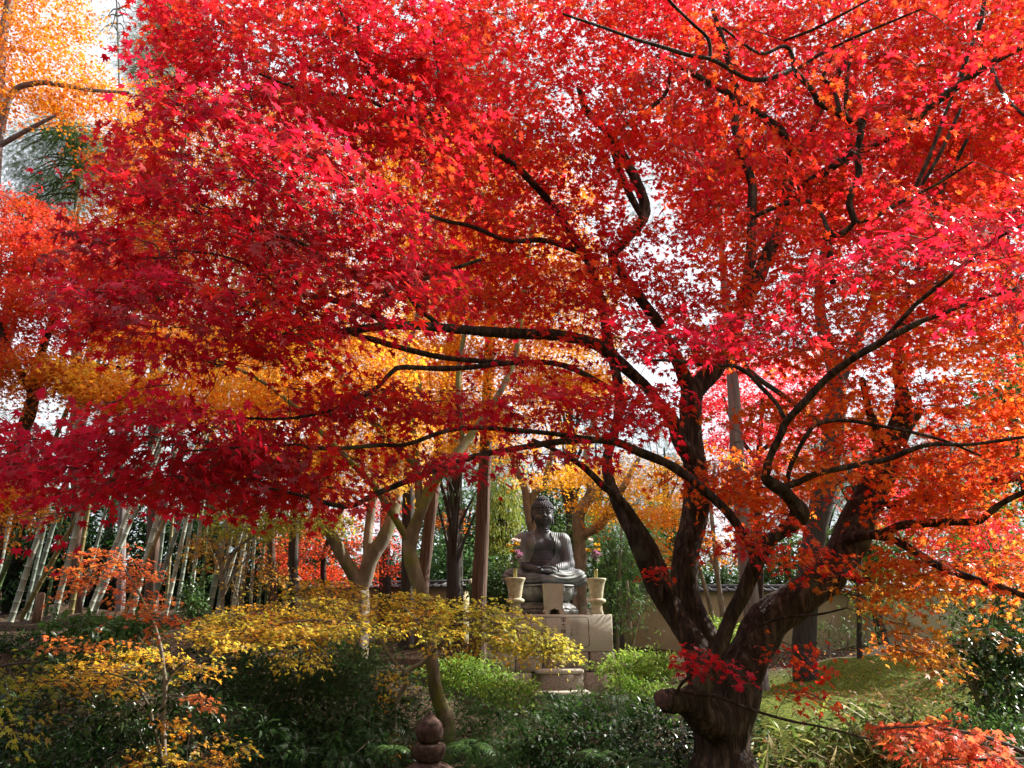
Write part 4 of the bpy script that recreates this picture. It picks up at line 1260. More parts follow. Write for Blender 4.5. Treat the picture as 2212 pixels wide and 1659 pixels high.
UPL = [(330, -90), (300, 60), (300, 135), (380, 235), (215, 335), (300, 420), (160, 520), (265, 560), (150, 640), (170, 690), (220, 740), (330, 765), (450, 765), (560, 770), (700, 735), (830, 690), (900, 640), (960, 420), (760, 200), (560, -90)]
REGS = [
    dict(poly=[(330, 130), (380, 240), (215, 335), (300, 420), (160, 520), (260, 560), (150, 640), (170, 690), (220, 740), (330, 765), (500, 770), (700, 735), (850, 690), (930, 600), (930, 420), (700, 260)], y=(3.4, 5.4), lam=2.0, ls=.042, nl=34, R=.30, cols=CRIM[0], w=CRIM[1]),
    dict(poly=[(330, -110), (300, 60), (310, 140), (700, 260), (930, 420), (1000, 300), (960, -110)], y=(4.2, 7.0), lam=1.9, ls=.042, nl=36, R=.32, cols=BRIGHT[0], w=[4, 3, 1, 3, .1]),
    dict(poly=[(960, -110), (1000, 300), (930, 420), (1060, 480), (1300, 440), (1420, 300), (1480, -110)], y=(5.6, 9.0), lam=1.75, ls=.042, nl=38, R=.34, cols=BRIGHT[0], w=BRIGHT[1]),
    dict(poly=[(1480, -110), (1420, 300), (1500, 480), (1800, 520), (2300, 430), (2300, -110)], y=(7.2, 10.2), lam=1.85, ls=.042, nl=38, R=.38, cols=BRIGHT[0], w=[4, 5, 2.4, .8, .4]),
    dict(poly=[(1480, -110), (1420, 300), (1500, 480), (1800, 520), (2300, 430), (2300, -110)], y=(4.6, 6.6), lam=.32, ls=.043, nl=30, R=.30, cols=BRIGHT[0], w=[4, 4, 2.4, 1.5, .6]),
    dict(poly=[(880, 470), (850, 560), (900, 660), (1050, 690), (1300, 740), (1500, 770), (1520, 480), (1300, 430), (1060, 480)], y=(5.6, 8.2), lam=1.35, ls=.041, nl=36, R=.32, cols=BRIGHT[0], w=[4, 4, 2, 2, .15]),
    dict(poly=[(1500, 480), (1500, 770), (1640, 800), (1900, 740), (2300, 640), (2300, 430), (1800, 520)], y=(5.8, 9.0), lam=1.75, ls=.041, nl=38, R=.36, cols=ORRED[0], w=[3, 3, 3, 1.5, .5]),
    dict(poly=[(1720, 600), (1820, 500), (2000, 440), (2300, 370), (2300, 640), (2100, 680), (1900, 720)], y=(3.4, 4.6), lam=.75, ls=.043, nl=26, R=.28, cols=CRIM[0], w=CRIM[1]),
    dict(poly=[(1330, 690), (1480, 650), (1700, 700), (1760, 790), (1560, 780), (1400, 770)], y=(4.0, 5.2), lam=.8, ls=.043, nl=26, R=.28, cols=CRIM[0], w=[4, 4, 2, 1, .3, .02]),
    # lower crimson tier sweeping to the left
    dict(poly=[(-60, 930), (150, 890), (330, 838), (450, 860), (560, 890), (620, 980), (560, 1075), (420, 1105), (300, 1130), (130, 1145), (50, 1145), (-60, 1060)], y=(3.6, 5.2), lam=1.8, ls=.042, nl=34, R=.30, cols=CRIM[0], w=[4, 5, 1, 2, .3, .04], hang=.5),
    dict(poly=[(540, 870), (700, 825), (830, 800), (960, 830), (1100, 860), (1200, 900), (1200, 985), (1060, 985), (960, 1005), (860, 1035), (760, 1085), (690, 1100), (600, 1080), (500, 1085), (430, 1000)], y=(4.2, 5.8), lam=1.35, ls=.041, nl=34, R=.30, cols=CRIM[0], w=[4, 3.5, 2.5, 3, .2, .03], hang=.5),
    dict(poly=[(980, 750), (1180, 750), (1340, 790), (1440, 860), (1460, 960), (1330, 965), (1250, 990), (1130, 975), (1180, 880), (1080, 830)], y=(4.8, 6.6), lam=1.35, ls=.041, nl=34, R=.30, cols=BRIGHT[0], w=[4, 3, 1, 3, .1], hang=.5),
    # orange tiers on the right
    dict(poly=[(1400, 965), (1480, 950), (1640, 860), (1760, 830), (1860, 880), (1860, 1000), (1780, 1090), (1660, 1140), (1560, 1130), (1480, 1030)], y=(5.9, 8.2), lam=1.05, ls=.039, nl=36, R=.32, cols=ORANGE[0], w=[3, 1.5, 4, 3, .6], hang=.5),
    dict(poly=[(1560, 1130), (1700, 1080), (1830, 1090), (1880, 1140), (1800, 1230), (1700, 1250), (1620, 1230)], y=(5.6, 6.6), lam=.6, ls=.039, nl=32, R=.28, cols=ORRED[0], w=[3, 4, 2, 2, .5], hang=.5),
    dict(poly=[(1760, 820), (1900, 740), (2300, 640), (2300, 1060), (2150, 1090), (1960, 1110), (1850, 1060), (1850, 900)], y=(5.7, 8.8), lam=1.5, ls=.040, nl=38, R=.34, cols=ORRED[0], w=[2.5, 4, 1.5, 3, 1], hang=.5),
    dict(poly=[(1850, 1120), (1960, 1100), (2300, 1090), (2300, 1330), (2150, 1290), (2000, 1260), (1860, 1240)], y=(5.8, 7.8), lam=.8, ls=.039, nl=34, R=.32, cols=ORANGE[0], w=[3, 2, 3, 2, .8], hang=.5),
    dict(poly=[(1840, 1240), (1990, 1240), (2150, 1290), (2230, 1330), (2050, 1420), (1990, 1440), (1900, 1390), (1850, 1320)], y=(6.0, 7.4), lam=.75, ls=.038, nl=30, R=.30, cols=RUST[0], w=RUST[1], hang=.5),
    dict(poly=[(2000, 1420), (2060, 1430), (2050, 1480), (2010, 1470)], y=(5.8, 6.2), lam=1.0, ls=.04, nl=14, R=.14, cols=[(.62, .28, .03), (.55, .2, .03)], w=[2, 1]),
    # low tufts round the trunk
    dict(poly=[(1665, 1420), (1715, 1395), (1790, 1450), (1785, 1515), (1700, 1500), (1655, 1460)], y=(6.1, 6.9), lam=.8, ls=.036, nl=16, R=.22, cols=ORRED[0], w=[4, 3, 2, 1, .2]),
    dict(poly=[(1460, 1400), (1510, 1380), (1560, 1410), (1550, 1450), (1490, 1470)], y=(6.1, 6.5), lam=1.2, ls=.04, nl=18, R=.17, cols=CRIM[0], w=[4, 2, 4, 1, .1, .01]),
    dict(poly=[(1562, 1425), (1600, 1445), (1620, 1470), (1585, 1460)], y=(6.1, 6.4), lam=1.3, ls=.04, nl=12, R=.13, cols=CRIM[0], w=[4, 2, 4, 1, .1, .01]),
    dict(poly=[(1355, 1238), (1450, 1225), (1440, 1262), (1370, 1262)], y=(6.4, 6.7), lam=.8, ls=.04, nl=9, R=.12, cols=ORRED[0], w=[4, 3, 3, 1, .2]),
]


DENS = {'red_maple': (2.05, 1.06), 'slender_maple': (1.7, .95), 'spreading_maple': (1.9, .95), 'yellow_green_maple': (1.0, 1.0), 'tangerine_maple': (1.1, 1.15)}


def crown_of(root, nodes, nrad, regs, tm, twigmat, kr=.0042, nm="crown"):
    kl, ks = DENS.get(root.name, (1.9, 1.15))
    regs = [dict(g, lam=g['lam'] * kl, ls=g['ls'] * ks) for g in regs]
    if root.name == 'red_maple':
        regs = [dict(g, nl=int(g['nl'] * 1.3), R=g['R'] * 1.15, thick=.03, jit=.43) for g in regs]
    C = []; RR = []; meta = []
    for g in regs:
        c, q = region(g['poly'], g['y'][0], g['y'][1], g['lam'], g['ls'], g['nl'], dome=g.get('dome', False), tier=.62 if root.name == 'red_maple' else .9)
        C.append(c); RR.append(g['R'] * np.clip(rng.normal(1, .18, len(c)), .6, 1.5)); meta.append((g, len(c)))
    C = np.concatenate(C); RR = np.concatenate(RR)
    o0 = np.array([nodes[np.argmin(((nodes - c) ** 2).sum(1))] for c in C])
    out = nrm((C - o0) * (1, 1, .4) + rng.normal(0, .05, C.shape))
    C = C - out * (.55 * RR)[:, None]
    PP, R2, base = connect(nodes, nrad, C, kr=kr)
    mb = MB(); V, Q = multi_tubes(PP, R2, 5); mb.add(V, Q=Q)
    A = [[], [], [], [], []]
    o = 0
    for g, n in meta:
        s = slice(o, o + n); o += n
        a = spray_leaves(C[s], out[s], RR[s], g['nl'], g['ls'], droop=g.get('droop', .35), sunface=g.get('sun', .35), jit=g.get('jit', .5), hang=g.get('hang', .4), thick=g.get('thick', .05), face=g.get('face', (0, 0, 0)))
        sc_ = palette(n, g['cols'], g['w'], .10); lc = palette(len(a[0]), g['cols'], g['w'], .16)
        for i in range(4): A[i].append(a[i])
        A[4].append(np.clip(.6 * sc_[a[4]] + .4 * lc, .002, .95))
        if g.get('twig', True):
            V, Q = multi_tubes(a[5], a[6], 3); mb.add(V, Q=Q)
    mb.build("twigs", M[twigmat], root)
    A = [np.concatenate(x) for x in A]
    print(root.name, 'sprays', len(C), 'leaves', len(A[0]))
    return leaves(nm, A[0], A[1], A[2], A[3], A[4], tm, M['leaf'], root)


crown_of(mroot, nodes, nrad, REGS, T7, 'twig')

# ------------------------------------------------------------------ the maples further back
def tree(name, label, limbs, regs, tm, bark, group=None, cat="tree", twig='twig', ground=True, sides=12, rough=.10, kr=.0045):
    p0 = P(limbs[0][0][0], limbs[0][0][1], limbs[0][0][2])
    root = thing(name, label, cat, (p0[0], p0[1], min(p0[2], float(gz(p0[0], p0[1])))), 0, group)
    nodes = []; nr = []
    for i, l in enumerate(limbs):
        p, r = limb(l)
        if i == 0 and ground:
            g = float(gz(p[0][0], p[0][1]))
            if p[0][2] > g - .1:
                p = np.concatenate([[p[0] + np.array([0, 0, g - .15 - p[0][2]])], p]); r = np.concatenate([[r[0] * 1.25], r])
        V, Q, T = tube(p, r, sides if r.max() > .05 else 8, 5, rough)
        mb = MB(); mb.add(V, Q=Q, T=T); mb.build("trunk" if i == 0 else "limb", M[bark], root)
        pp, rr = catmull(p, r, 4); nodes.append(pp); nr.append(rr)
    if regs:
        crown_of(root, np.concatenate(nodes), np.concatenate(nr), regs, tm, twig, kr)
    return root


YEL = [(.62, .26, .02), (.62, .34, .025), (.66, .19, .02), (.5, .36, .04)]
GOLD = (YEL, [4, 3, 2, 1])
ORA = ([(.50, .11, .010), (.52, .16, .010), (.47, .072, .012), (.50, .22, .013)], [3, 3, 2, 2])
CORAL = ([(.52, .036, .022), (.50, .066, .016), (.53, .11, .014), (.44, .024, .022)], [4, 3, 2, 1])
PINK = ([(.62, .022, .040), (.60, .02, .03), (.64, .06, .035)], [3, 3, 1.5])

# leaning mossy maple whose limbs rise behind the crimson tiers
tree("golden_maple", "golden maple with a leaning moss-flecked trunk rising from the ferns through the yellow spray",
     [[(962, 1560, 9.8, 20), (956, 1534, 9.8, 17), (943, 1495, 9.8, 15), (934, 1438, 9.8, 14), (926, 1373, 9.9, 14.5), (915, 1300, 9.95, 15), (897, 1240, 10, 15.5), (884, 1190, 10, 16), (888, 1160, 10, 17), (900, 1130, 10, 13), (917, 1083, 10, 12.5), (934, 1044, 10, 13), (968, 1005, 10, 10), (1010, 950, 10.2, 9), (1060, 880, 10.5, 7), (1110, 780, 11, 6), (1130, 640, 11.3, 5), (1150, 480, 11.5, 4)],
      [(885, 1172, 10, 9), (878, 1161, 9.95, 8), (852, 1118, 9.8, 7.5), (822, 1070, 9.6, 7.5), (796, 1035, 9.5, 8), (744, 983, 9.3, 7), (700, 940, 9.2, 6), (650, 890, 9.1, 5), (560, 820, 9, 4), (450, 770, 9, 3)],
      [(905, 1110, 10, 9), (899, 1014, 10, 8), (856, 964, 9.9, 8), (799, 904, 9.8, 8), (776, 874, 9.7, 8), (742, 824, 9.6, 7.5), (726, 791, 9.6, 7), (696, 764, 9.5, 6), (659, 738, 9.5, 5), (600, 700, 9.4, 4)],
      [(905, 1060, 10.1, 7), (900, 980, 10.2, 7), (890, 900, 10.3, 7), (905, 830, 10.4, 6), (880, 770, 10.5, 6), (900, 690, 10.6, 5), (930, 560, 10.8, 4)],
      [(1000, 960, 10.2, 6), (990, 820, 10.6, 6), (1010, 700, 10.8, 5), (1060, 620, 11, 4)]],
     [dict(poly=[(180, 700), (330, 690), (520, 700), (720, 700), (900, 690), (900, 830), (760, 860), (560, 880), (330, 900), (180, 870), (120, 780)], y=(8.8, 11.5), lam=2.47, ls=.033, nl=40, R=.38, cols=GOLD[0], w=[4, 2, 3, .6], hang=.4, twig=False),
      dict(poly=[(560, 860), (760, 850), (900, 820), (900, 960), (960, 1010), (760, 1060), (640, 1040)], y=(9.2, 11.5), lam=1.30, ls=.033, nl=40, R=.36, cols=GOLD[0], w=[3, 4, 1, 1], twig=False),
      dict(poly=[(880, 480), (1050, 470), (1300, 520), (1330, 700), (1330, 860), (1150, 900), (960, 1000), (880, 860)], y=(11.6, 14), lam=2.08, ls=.033, nl=40, R=.38, cols=GOLD[0], w=[4, 4, 2, 1], twig=False),
      dict(poly=[(760, 250), (1000, 230), (1250, 330), (1300, 520), (880, 480)], y=(10.5, 13.5), lam=1.43, ls=.033, nl=40, R=.4, cols=ORA[0], w=[3, 4, 1, 3], twig=False)],
     T5, 'mossy_bark')

# V-shaped grey maple at the left, orange crown
tree("forked_maple", "grey forked maple with two thick arms in a V left of the cedars",
     [[(775, 1300, 14.5, 22), (774, 1275, 14.5, 21), (787, 1255, 14.5, 17), (800, 1209, 14.5, 16.5), (830, 1157, 14.5, 15), (850, 1105, 14.6, 13), (857, 1027, 14.7, 12), (858, 962, 14.8, 11), (845, 880, 15, 9), (850, 780, 15.2, 7)],
      [(774, 1275, 14.5, 17), (768, 1250, 14.5, 15), (739, 1200, 14.4, 14), (718, 1157, 14.3, 13.5), (698, 1122, 14.2, 12), (672, 1060, 14, 11), (640, 1027, 13.8, 12), (600, 1010, 13.5, 9), (540, 960, 13.2, 6), (480, 880, 13, 5)],
      [(795, 1215, 14.5, 11), (795, 1157, 14.6, 10), (803, 1092, 14.7, 10), (812, 1020, 14.8, 8), (800, 930, 15, 6)]],
     [dict(poly=[(380, 700), (900, 640), (960, 860), (900, 1040), (700, 1080), (540, 1010), (380, 920)], y=(13, 16.5), lam=1.43, ls=.036, nl=40, R=.45, cols=GOLD[0], w=[4, 3, 2, 1], twig=False),
      dict(poly=[(280, 180), (620, 160), (900, 240), (900, 640), (380, 700), (250, 520)], y=(13, 17), lam=1.56, ls=.038, nl=40, R=.5, cols=ORA[0], w=[3, 4, 1, 3], twig=False)],
     T5, 'pale_bark')
tree("green_maple", "small maple still pale green at the foot of the bamboo grove",
     [[(478, 1325, 13.5, 5), (480, 1250, 13.5, 4.5), (470, 1190, 13.5, 4), (440, 1150, 13.4, 3)], [(481, 1240, 13.5, 4), (510, 1190, 13.5, 3.5), (560, 1150, 13.5, 3), (640, 1120, 13.5, 2.5)]],
     [dict(poly=[(440, 1090), (560, 1070), (700, 1090), (770, 1120), (700, 1150), (560, 1160), (470, 1150)], y=(12, 14.5), lam=1.5, ls=.036, nl=36, R=.42, cols=[(.22, .26, .03), (.32, .30, .03), (.40, .28, .03)], w=[3, 3, 1]),
      dict(poly=[(380, 1160), (500, 1150), (620, 1150), (600, 1260), (480, 1270)], y=(12.5, 14.5), lam=.5, ls=.036, nl=30, R=.4, cols=[(.35, .24, .03), (.45, .2, .03), (.25, .22, .03)], w=[2, 2, 1])], T5, 'pale_bark')
tree("orange_maple", "tall orange maple in the top left corner against the white sky",
     [[(-60, 1330, 12, 26), (-55, 900, 12, 22), (-30, 560, 12, 17), (-8, 270, 12, 14), (0, 130, 12, 11), (20, 0, 12, 8), (40, -120, 12, 5)],
      [(-20, 400, 12, 9), (20, 215, 11.9, 7), (75, 180, 11.8, 6), (140, 185, 11.7, 5), (200, 195, 11.6, 4), (280, 200, 11.5, 3)],
      [(-10, 320, 12, 6), (60, 280, 11.8, 5), (120, 250, 11.7, 3)]],
     [dict(poly=[(-90, -90), (150, -90), (190, 40), (170, 100), (260, 190), (340, 280), (260, 300), (190, 240), (0, 262), (-90, 270)], y=(11, 13.5), lam=1.69, ls=.038, nl=40, R=.45, cols=ORA[0], w=[2, 4, .6, 4], twig=False),
      dict(poly=[(200, 330), (320, 290), (400, 330), (420, 500), (420, 640), (300, 690), (140, 600), (100, 480), (190, 430)], y=(11, 13), lam=1.56, ls=.036, nl=40, R=.42, cols=ORA[0], w=[4, 3, 2, 2], twig=False)],
     T5, 'grey_bark')
tree("coral_maple", "coral red maple at the left edge spreading in front of the bamboo",
     [[(-30, 1300, 10.5, 16), (10, 1050, 10.5, 15), (60, 900, 10.5, 14), (75, 840, 10.5, 12), (90, 760, 10.4, 9), (120, 680, 10.3, 7), (160, 600, 10.2, 5)],
      [(70, 850, 10.5, 9), (20, 760, 10.3, 7), (-20, 650, 10.2, 6)], [(80, 820, 10.5, 7), (180, 790, 10.3, 6), (300, 800, 10.1, 4)]],
     [dict(poly=[(-60, 400), (60, 415), (160, 450), (280, 540), (280, 640), (160, 650), (-60, 590)], y=(9.6, 11.5), lam=2.54, ls=.033, nl=40, R=.38, cols=CORAL[0], w=[4, 3, 1, 1], twig=False),
      dict(poly=[(-60, 580), (100, 600), (230, 640), (330, 720), (300, 800), (120, 740), (-60, 800)], y=(9.4, 11.2), lam=2.70, ls=.033, nl=40, R=.36, cols=CORAL[0], w=[4, 3, 2, 1], twig=False),
      dict(poly=[(-60, 780), (120, 740), (300, 790), (330, 850), (200, 900), (60, 880), (-60, 900)], y=(9.4, 11), lam=2.54, ls=.033, nl=40, R=.36, cols=ORA[0], w=[4, 3, 2, 2], twig=False),
      dict(poly=[(-60, 1020), (60, 1030), (100, 1080), (60, 1130), (0, 1190), (-60, 1200)], y=(9.4, 10.6), lam=2.54, ls=.033, nl=36, R=.34, cols=GOLD[0], w=[4, 2, 3, .5], twig=False)],
     T5, 'bark')
# bright red maple behind on the right
tree("scarlet_maple", "scarlet maple glowing in the sun behind the old maple's right limbs",
     [[(1735, 1400, 13.5, 24), (1745, 1290, 13.5, 24), (1757, 1180, 13.5, 24), (1779, 1060, 13.5, 24), (1797, 956, 13.5, 23), (1806, 860, 13.5, 22), (1804, 800, 13.5, 17), (1784, 740, 13.5, 14), (1770, 640, 13.7, 11), (1790, 500, 14, 9), (1830, 330, 14.5, 7), (1850, 150, 15, 5)],
      [(1806, 850, 13.5, 13), (1840, 760, 13.5, 11), (1900, 620, 13.7, 9), (1980, 420, 14, 7), (2080, 200, 14.5, 5)],
      [(1790, 930, 13.5, 8), (1700, 860, 13.5, 6), (1620, 800, 13.5, 5), (1560, 700, 13.7, 4)], [(1770, 1060, 13.5, 8), (1880, 1010, 13.3, 6), (2000, 990, 13.2, 5), (2120, 1050, 13.1, 4)]],
     [dict(poly=[(1820, 930), (1900, 960), (1890, 1010), (1840, 990)], y=(12.9, 14), lam=1.6, ls=.035, nl=40, R=.3, cols=PINK[0], w=PINK[1], twig=False),
      dict(poly=[(1900, 1040), (2040, 1050), (2150, 1120), (2260, 1180), (2230, 1290), (2080, 1250), (1980, 1180), (1890, 1110)], y=(12.2, 14.5), lam=1.2, ls=.035, nl=40, R=.36, cols=PINK[0], w=PINK[1], twig=False),
      dict(poly=[(1500, 300), (1560, 420), (1700, 530), (1900, 550), (2300, 450), (2300, 250)], y=(13.5, 16.5), lam=1.0, ls=.038, nl=42, R=.45, cols=PINK[0], w=[3, 4, 2], twig=False)],
     T5, 'dark_bark')
tree("rose_red_maple", "rose-red maple shining beyond the wall between the old maple's middle and right limbs",
     [[(1640, 1330, 20, 8), (1642, 1200, 20, 8), (1635, 1080, 20, 7), (1640, 960, 20, 6), (1650, 850, 20, 4)], [(1638, 1000, 20, 5), (1590, 930, 20, 4), (1560, 850, 20, 3)], [(1640, 980, 20, 5), (1700, 920, 20, 4), (1750, 840, 20, 3)]],
     [dict(poly=[(1510, 760), (1650, 730), (1800, 790), (1790, 930), (1700, 1000), (1560, 990), (1500, 900)], y=(18.5, 21.5), lam=1.7, ls=.05, nl=46, R=.6, cols=PINK[0], w=PINK[1], twig=False),
      dict(poly=[(1560, 960), (1700, 980), (1770, 1000), (1770, 1090), (1640, 1110), (1560, 1060)], y=(18.5, 21), lam=.9, ls=.05, nl=46, R=.6, cols=CORAL[0], w=CORAL[1], twig=False)],
     T5, 'bark')
# golden maples behind the Buddha
tree("twin_stem_maple", "maple with a mossy curved stem and a reddish side stem just behind the Buddha's head",
     [[(1164, 1240, 19, 11), (1158, 1180, 19, 10.5), (1149, 1142, 19, 10), (1139, 1095, 19, 9.5), (1133, 1049, 19, 9), (1117, 1010, 19, 7.5), (1100, 960, 19, 6), (1090, 900, 19, 4)],
      [(1153, 1160, 19, 9), (1152, 1079, 19, 9), (1162, 1060, 19, 8), (1175, 1045, 19, 7.5), (1184, 1012, 19, 7), (1195, 960, 19, 5), (1190, 900, 19, 4)]],
     [dict(poly=[(1000, 900), (1250, 880), (1260, 1010), (1190, 1050), (1090, 1060), (1040, 1010)], y=(18, 20.5), lam=.7, ls=.042, nl=40, R=.5, cols=GOLD[0], w=GOLD[1], twig=False)],
     T5, 'pale_bark')
tree("amber_maple", "amber maple with a pale crooked trunk to the right of the Buddha",
     [[(1252, 1260, 18.5, 15), (1252, 1229, 18.5, 14.5), (1253, 1180, 18.5, 14), (1250, 1140, 18.5, 14), (1250, 1110, 18.5, 13.5), (1262, 1090, 18.5, 13), (1276, 1070, 18.5, 12), (1278, 1048, 18.5, 10), (1268, 1020, 18.5, 9), (1270, 960, 18.6, 7), (1290, 880, 18.8, 5)],
      [(1254, 1165, 18.5, 10), (1266, 1152, 18.4, 10), (1288, 1142, 18.3, 9.5), (1312, 1113, 18.2, 9), (1332, 1078, 18.1, 8), (1350, 1045, 18, 7), (1380, 990, 18, 5)],
      [(1300, 1128, 18.25, 5), (1330, 1110, 18.2, 4), (1370, 1090, 18.1, 3)]],
     [dict(poly=[(1190, 1010), (1280, 980), (1400, 970), (1500, 990), (1500, 1090), (1420, 1130), (1330, 1120), (1250, 1090), (1200, 1070)], y=(17, 19.8), lam=1.5, ls=.036, nl=40, R=.48, cols=[(.62, .29, .012), (.62, .36, .02), (.60, .21, .015)], w=[4, 3, 1], twig=False),
      dict(poly=[(1400, 1090), (1470, 1070), (1480, 1200), (1430, 1230), (1390, 1180)], y=(17, 19), lam=.8, ls=.040, nl=40, R=.45, cols=[(.66, .19, .015), (.66, .28, .02)], w=[3, 2], twig=False),
      dict(poly=[(1280, 1120), (1310, 1120), (1310, 1160), (1280, 1160)], y=(18, 18.5), lam=1.0, ls=.040, nl=25, R=.3, cols=[(.66, .24, .015)], w=[1])],
     T5, 'pale_bark')
tree("tangerine_maple", "tangerine maple seen between the old maple's middle limbs, in front of the wall",
     [[(1561, 1330, 17, 6), (1556, 1290, 17, 5.5), (1549, 1235, 17, 5), (1543, 1170, 17, 4.5), (1535, 1080, 17, 4), (1545, 1000, 17, 3)],
      [(1550, 1240, 17, 3.5), (1530, 1190, 17, 3), (1515, 1130, 17, 2.5)]],
     [dict(poly=[(1510, 990), (1600, 990), (1600, 1100), (1580, 1230), (1510, 1230), (1500, 1100)], y=(16, 18.5), lam=1.0, ls=.040, nl=40, R=.45, cols=ORA[0], w=[2, 4, .5, 3], twig=False)],
     T5, 'pale_bark')
tree("red_maple_beyond", "red-orange maple glimpsed low between the grey forked trunk and the cedar",
     [[(700, 1300, 19, 7), (700, 1200, 19, 6), (730, 1120, 19, 5), (760, 1060, 19, 4)]],
     [dict(poly=[(580, 1110), (700, 1100), (860, 1060), (880, 1230), (760, 1270), (640, 1250), (580, 1200)], y=(18, 21), lam=1.0, ls=.042, nl=40, R=.55, cols=CORAL[0], w=[1, 4, 2, 1], twig=False),
      dict(poly=[(930, 1090), (1000, 1080), (1000, 1140), (940, 1140)], y=(18, 20), lam=.9, ls=.042, nl=30, R=.4, cols=ORA[0], w=ORA[1], twig=False)],
     T5, 'bark')

# ------------------------------------------------------------------ small maples in the foreground
YG = [(.58, .44, .04), (.48, .44, .05), (.62, .36, .03), (.36, .38, .05), (.62, .25, .03)]
tree("slender_maple", "slender young maple at lower left with flat sunlit tiers of orange and gold leaves",
     [[(352, 1690, 6.6, 7), (355, 1633, 6.6, 5.5), (352, 1547, 6.6, 5), (357, 1482, 6.6, 4.5), (353, 1438, 6.6, 4), (347, 1400, 6.6, 3.8), (334, 1352, 6.6, 3.4), (316, 1317, 6.6, 3), (300, 1280, 6.6, 2.4), (270, 1230, 6.6, 2)],
      [(350, 1650, 6.6, 4.5), (347, 1629, 6.55, 4), (330, 1560, 6.5, 3.8), (322, 1525, 6.5, 3.2), (304, 1495, 6.45, 3), (299, 1477, 6.4, 2.8), (286, 1470, 6.4, 2.2), (230, 1455, 6.3, 1.8), (150, 1455, 6.2, 1.4)],
      [(356, 1490, 6.6, 3), (364, 1470, 6.6, 2.8), (381, 1450, 6.6, 2.4), (410, 1430, 6.6, 1.8)],
      [(322, 1545, 6.5, 1.6), (300, 1520, 6.5, 1.4), (268, 1508, 6.5, 1.2), (250, 1490, 6.5, 1)], [(353, 1520, 6.6, 1.6), (372, 1500, 6.6, 1.4), (430, 1512, 6.6, 1)],
      [(353, 1600, 6.6, 1.6), (380, 1575, 6.6, 1.4), (410, 1585, 6.6, 1)], [(330, 1640, 6.5, 1.6), (306, 1600, 6.5, 1.2), (300, 1575, 6.5, .9)], [(412, 1600, 6.4, 1.6), (415, 1575, 6.4, 1.6), (420, 1558, 6.4, 1)]],
     [dict(poly=[(65, 1472), (150, 1440), (230, 1402), (280, 1395), (350, 1412), (420, 1415), (477, 1425), (470, 1445), (380, 1440), (300, 1442), (220, 1462), (130, 1480)], y=(5.9, 7.4), lam=2.0, ls=.032, nl=26, R=.24, cols=YG, w=[3, 1, 3, .5, 3], droop=.08, jit=.3, thick=.015, hang=.2, dome=True, face=(.05, -.2, 0)),
      dict(poly=[(110, 1490), (200, 1470), (300, 1455), (320, 1475), (240, 1490), (140, 1500)], y=(5.8, 6.8), lam=1.2, ls=.032, nl=24, R=.22, cols=YG, w=[3, 1, 4, .5, 3], droop=.08, jit=.3, thick=.015, hang=.2, dome=True, face=(.05, -.2, 0)),
      dict(poly=[(135, 1258), (200, 1180), (265, 1180), (330, 1240), (330, 1300), (370, 1350), (340, 1365), (280, 1300), (150, 1280)], y=(6.0, 7.2), lam=1.35, ls=.032, nl=26, R=.24, cols=[(.52, .12, .025), (.56, .18, .03), (.48, .08, .03)], w=[3, 2, 2], droop=.08, jit=.3, thick=.015, hang=.2, dome=True, face=(.05, -.2, 0)),
      dict(poly=[(95, 1390), (150, 1375), (280, 1385), (270, 1398), (160, 1398)], y=(6.3, 7.0), lam=1.3, ls=.03, nl=18, R=.18, cols=[(.6, .14, .03), (.55, .19, .03)], w=[1, 1], droop=.1, thick=.015),
      dict(poly=[(362, 1480), (380, 1480), (470, 1530), (455, 1538)], y=(6.3, 6.7), lam=2.0, ls=.03, nl=14, R=.12, cols=[(.6, .22, .06), (.6, .12, .06)], w=[2, 1], droop=.08, thick=.015),
      dict(poly=[(340, 1545), (380, 1555), (430, 1585), (420, 1600), (370, 1585)], y=(6.3, 6.7), lam=1.3, ls=.03, nl=14, R=.13, cols=YG, w=[1, .5, 3, .2, 3], droop=.08, thick=.015),
      dict(poly=[(260, 1650), (330, 1625), (420, 1630), (500, 1635), (540, 1660), (420, 1690), (300, 1680)], y=(5.9, 6.7), lam=1.1, ls=.031, nl=18, R=.18, cols=YG, w=[2, 1, 3, .3, 3], droop=.08, jit=.3, thick=.015, hang=.2, dome=True, face=(.05, -.2, 0)),
      dict(poly=[(460, 1580), (500, 1578), (560, 1620), (540, 1630), (480, 1600)], y=(6.2, 6.6), lam=.7, ls=.03, nl=12, R=.12, cols=YG, w=[2, 1, 3, .3, 3], thick=.02)],
     T7, 'pale_bark', sides=8)
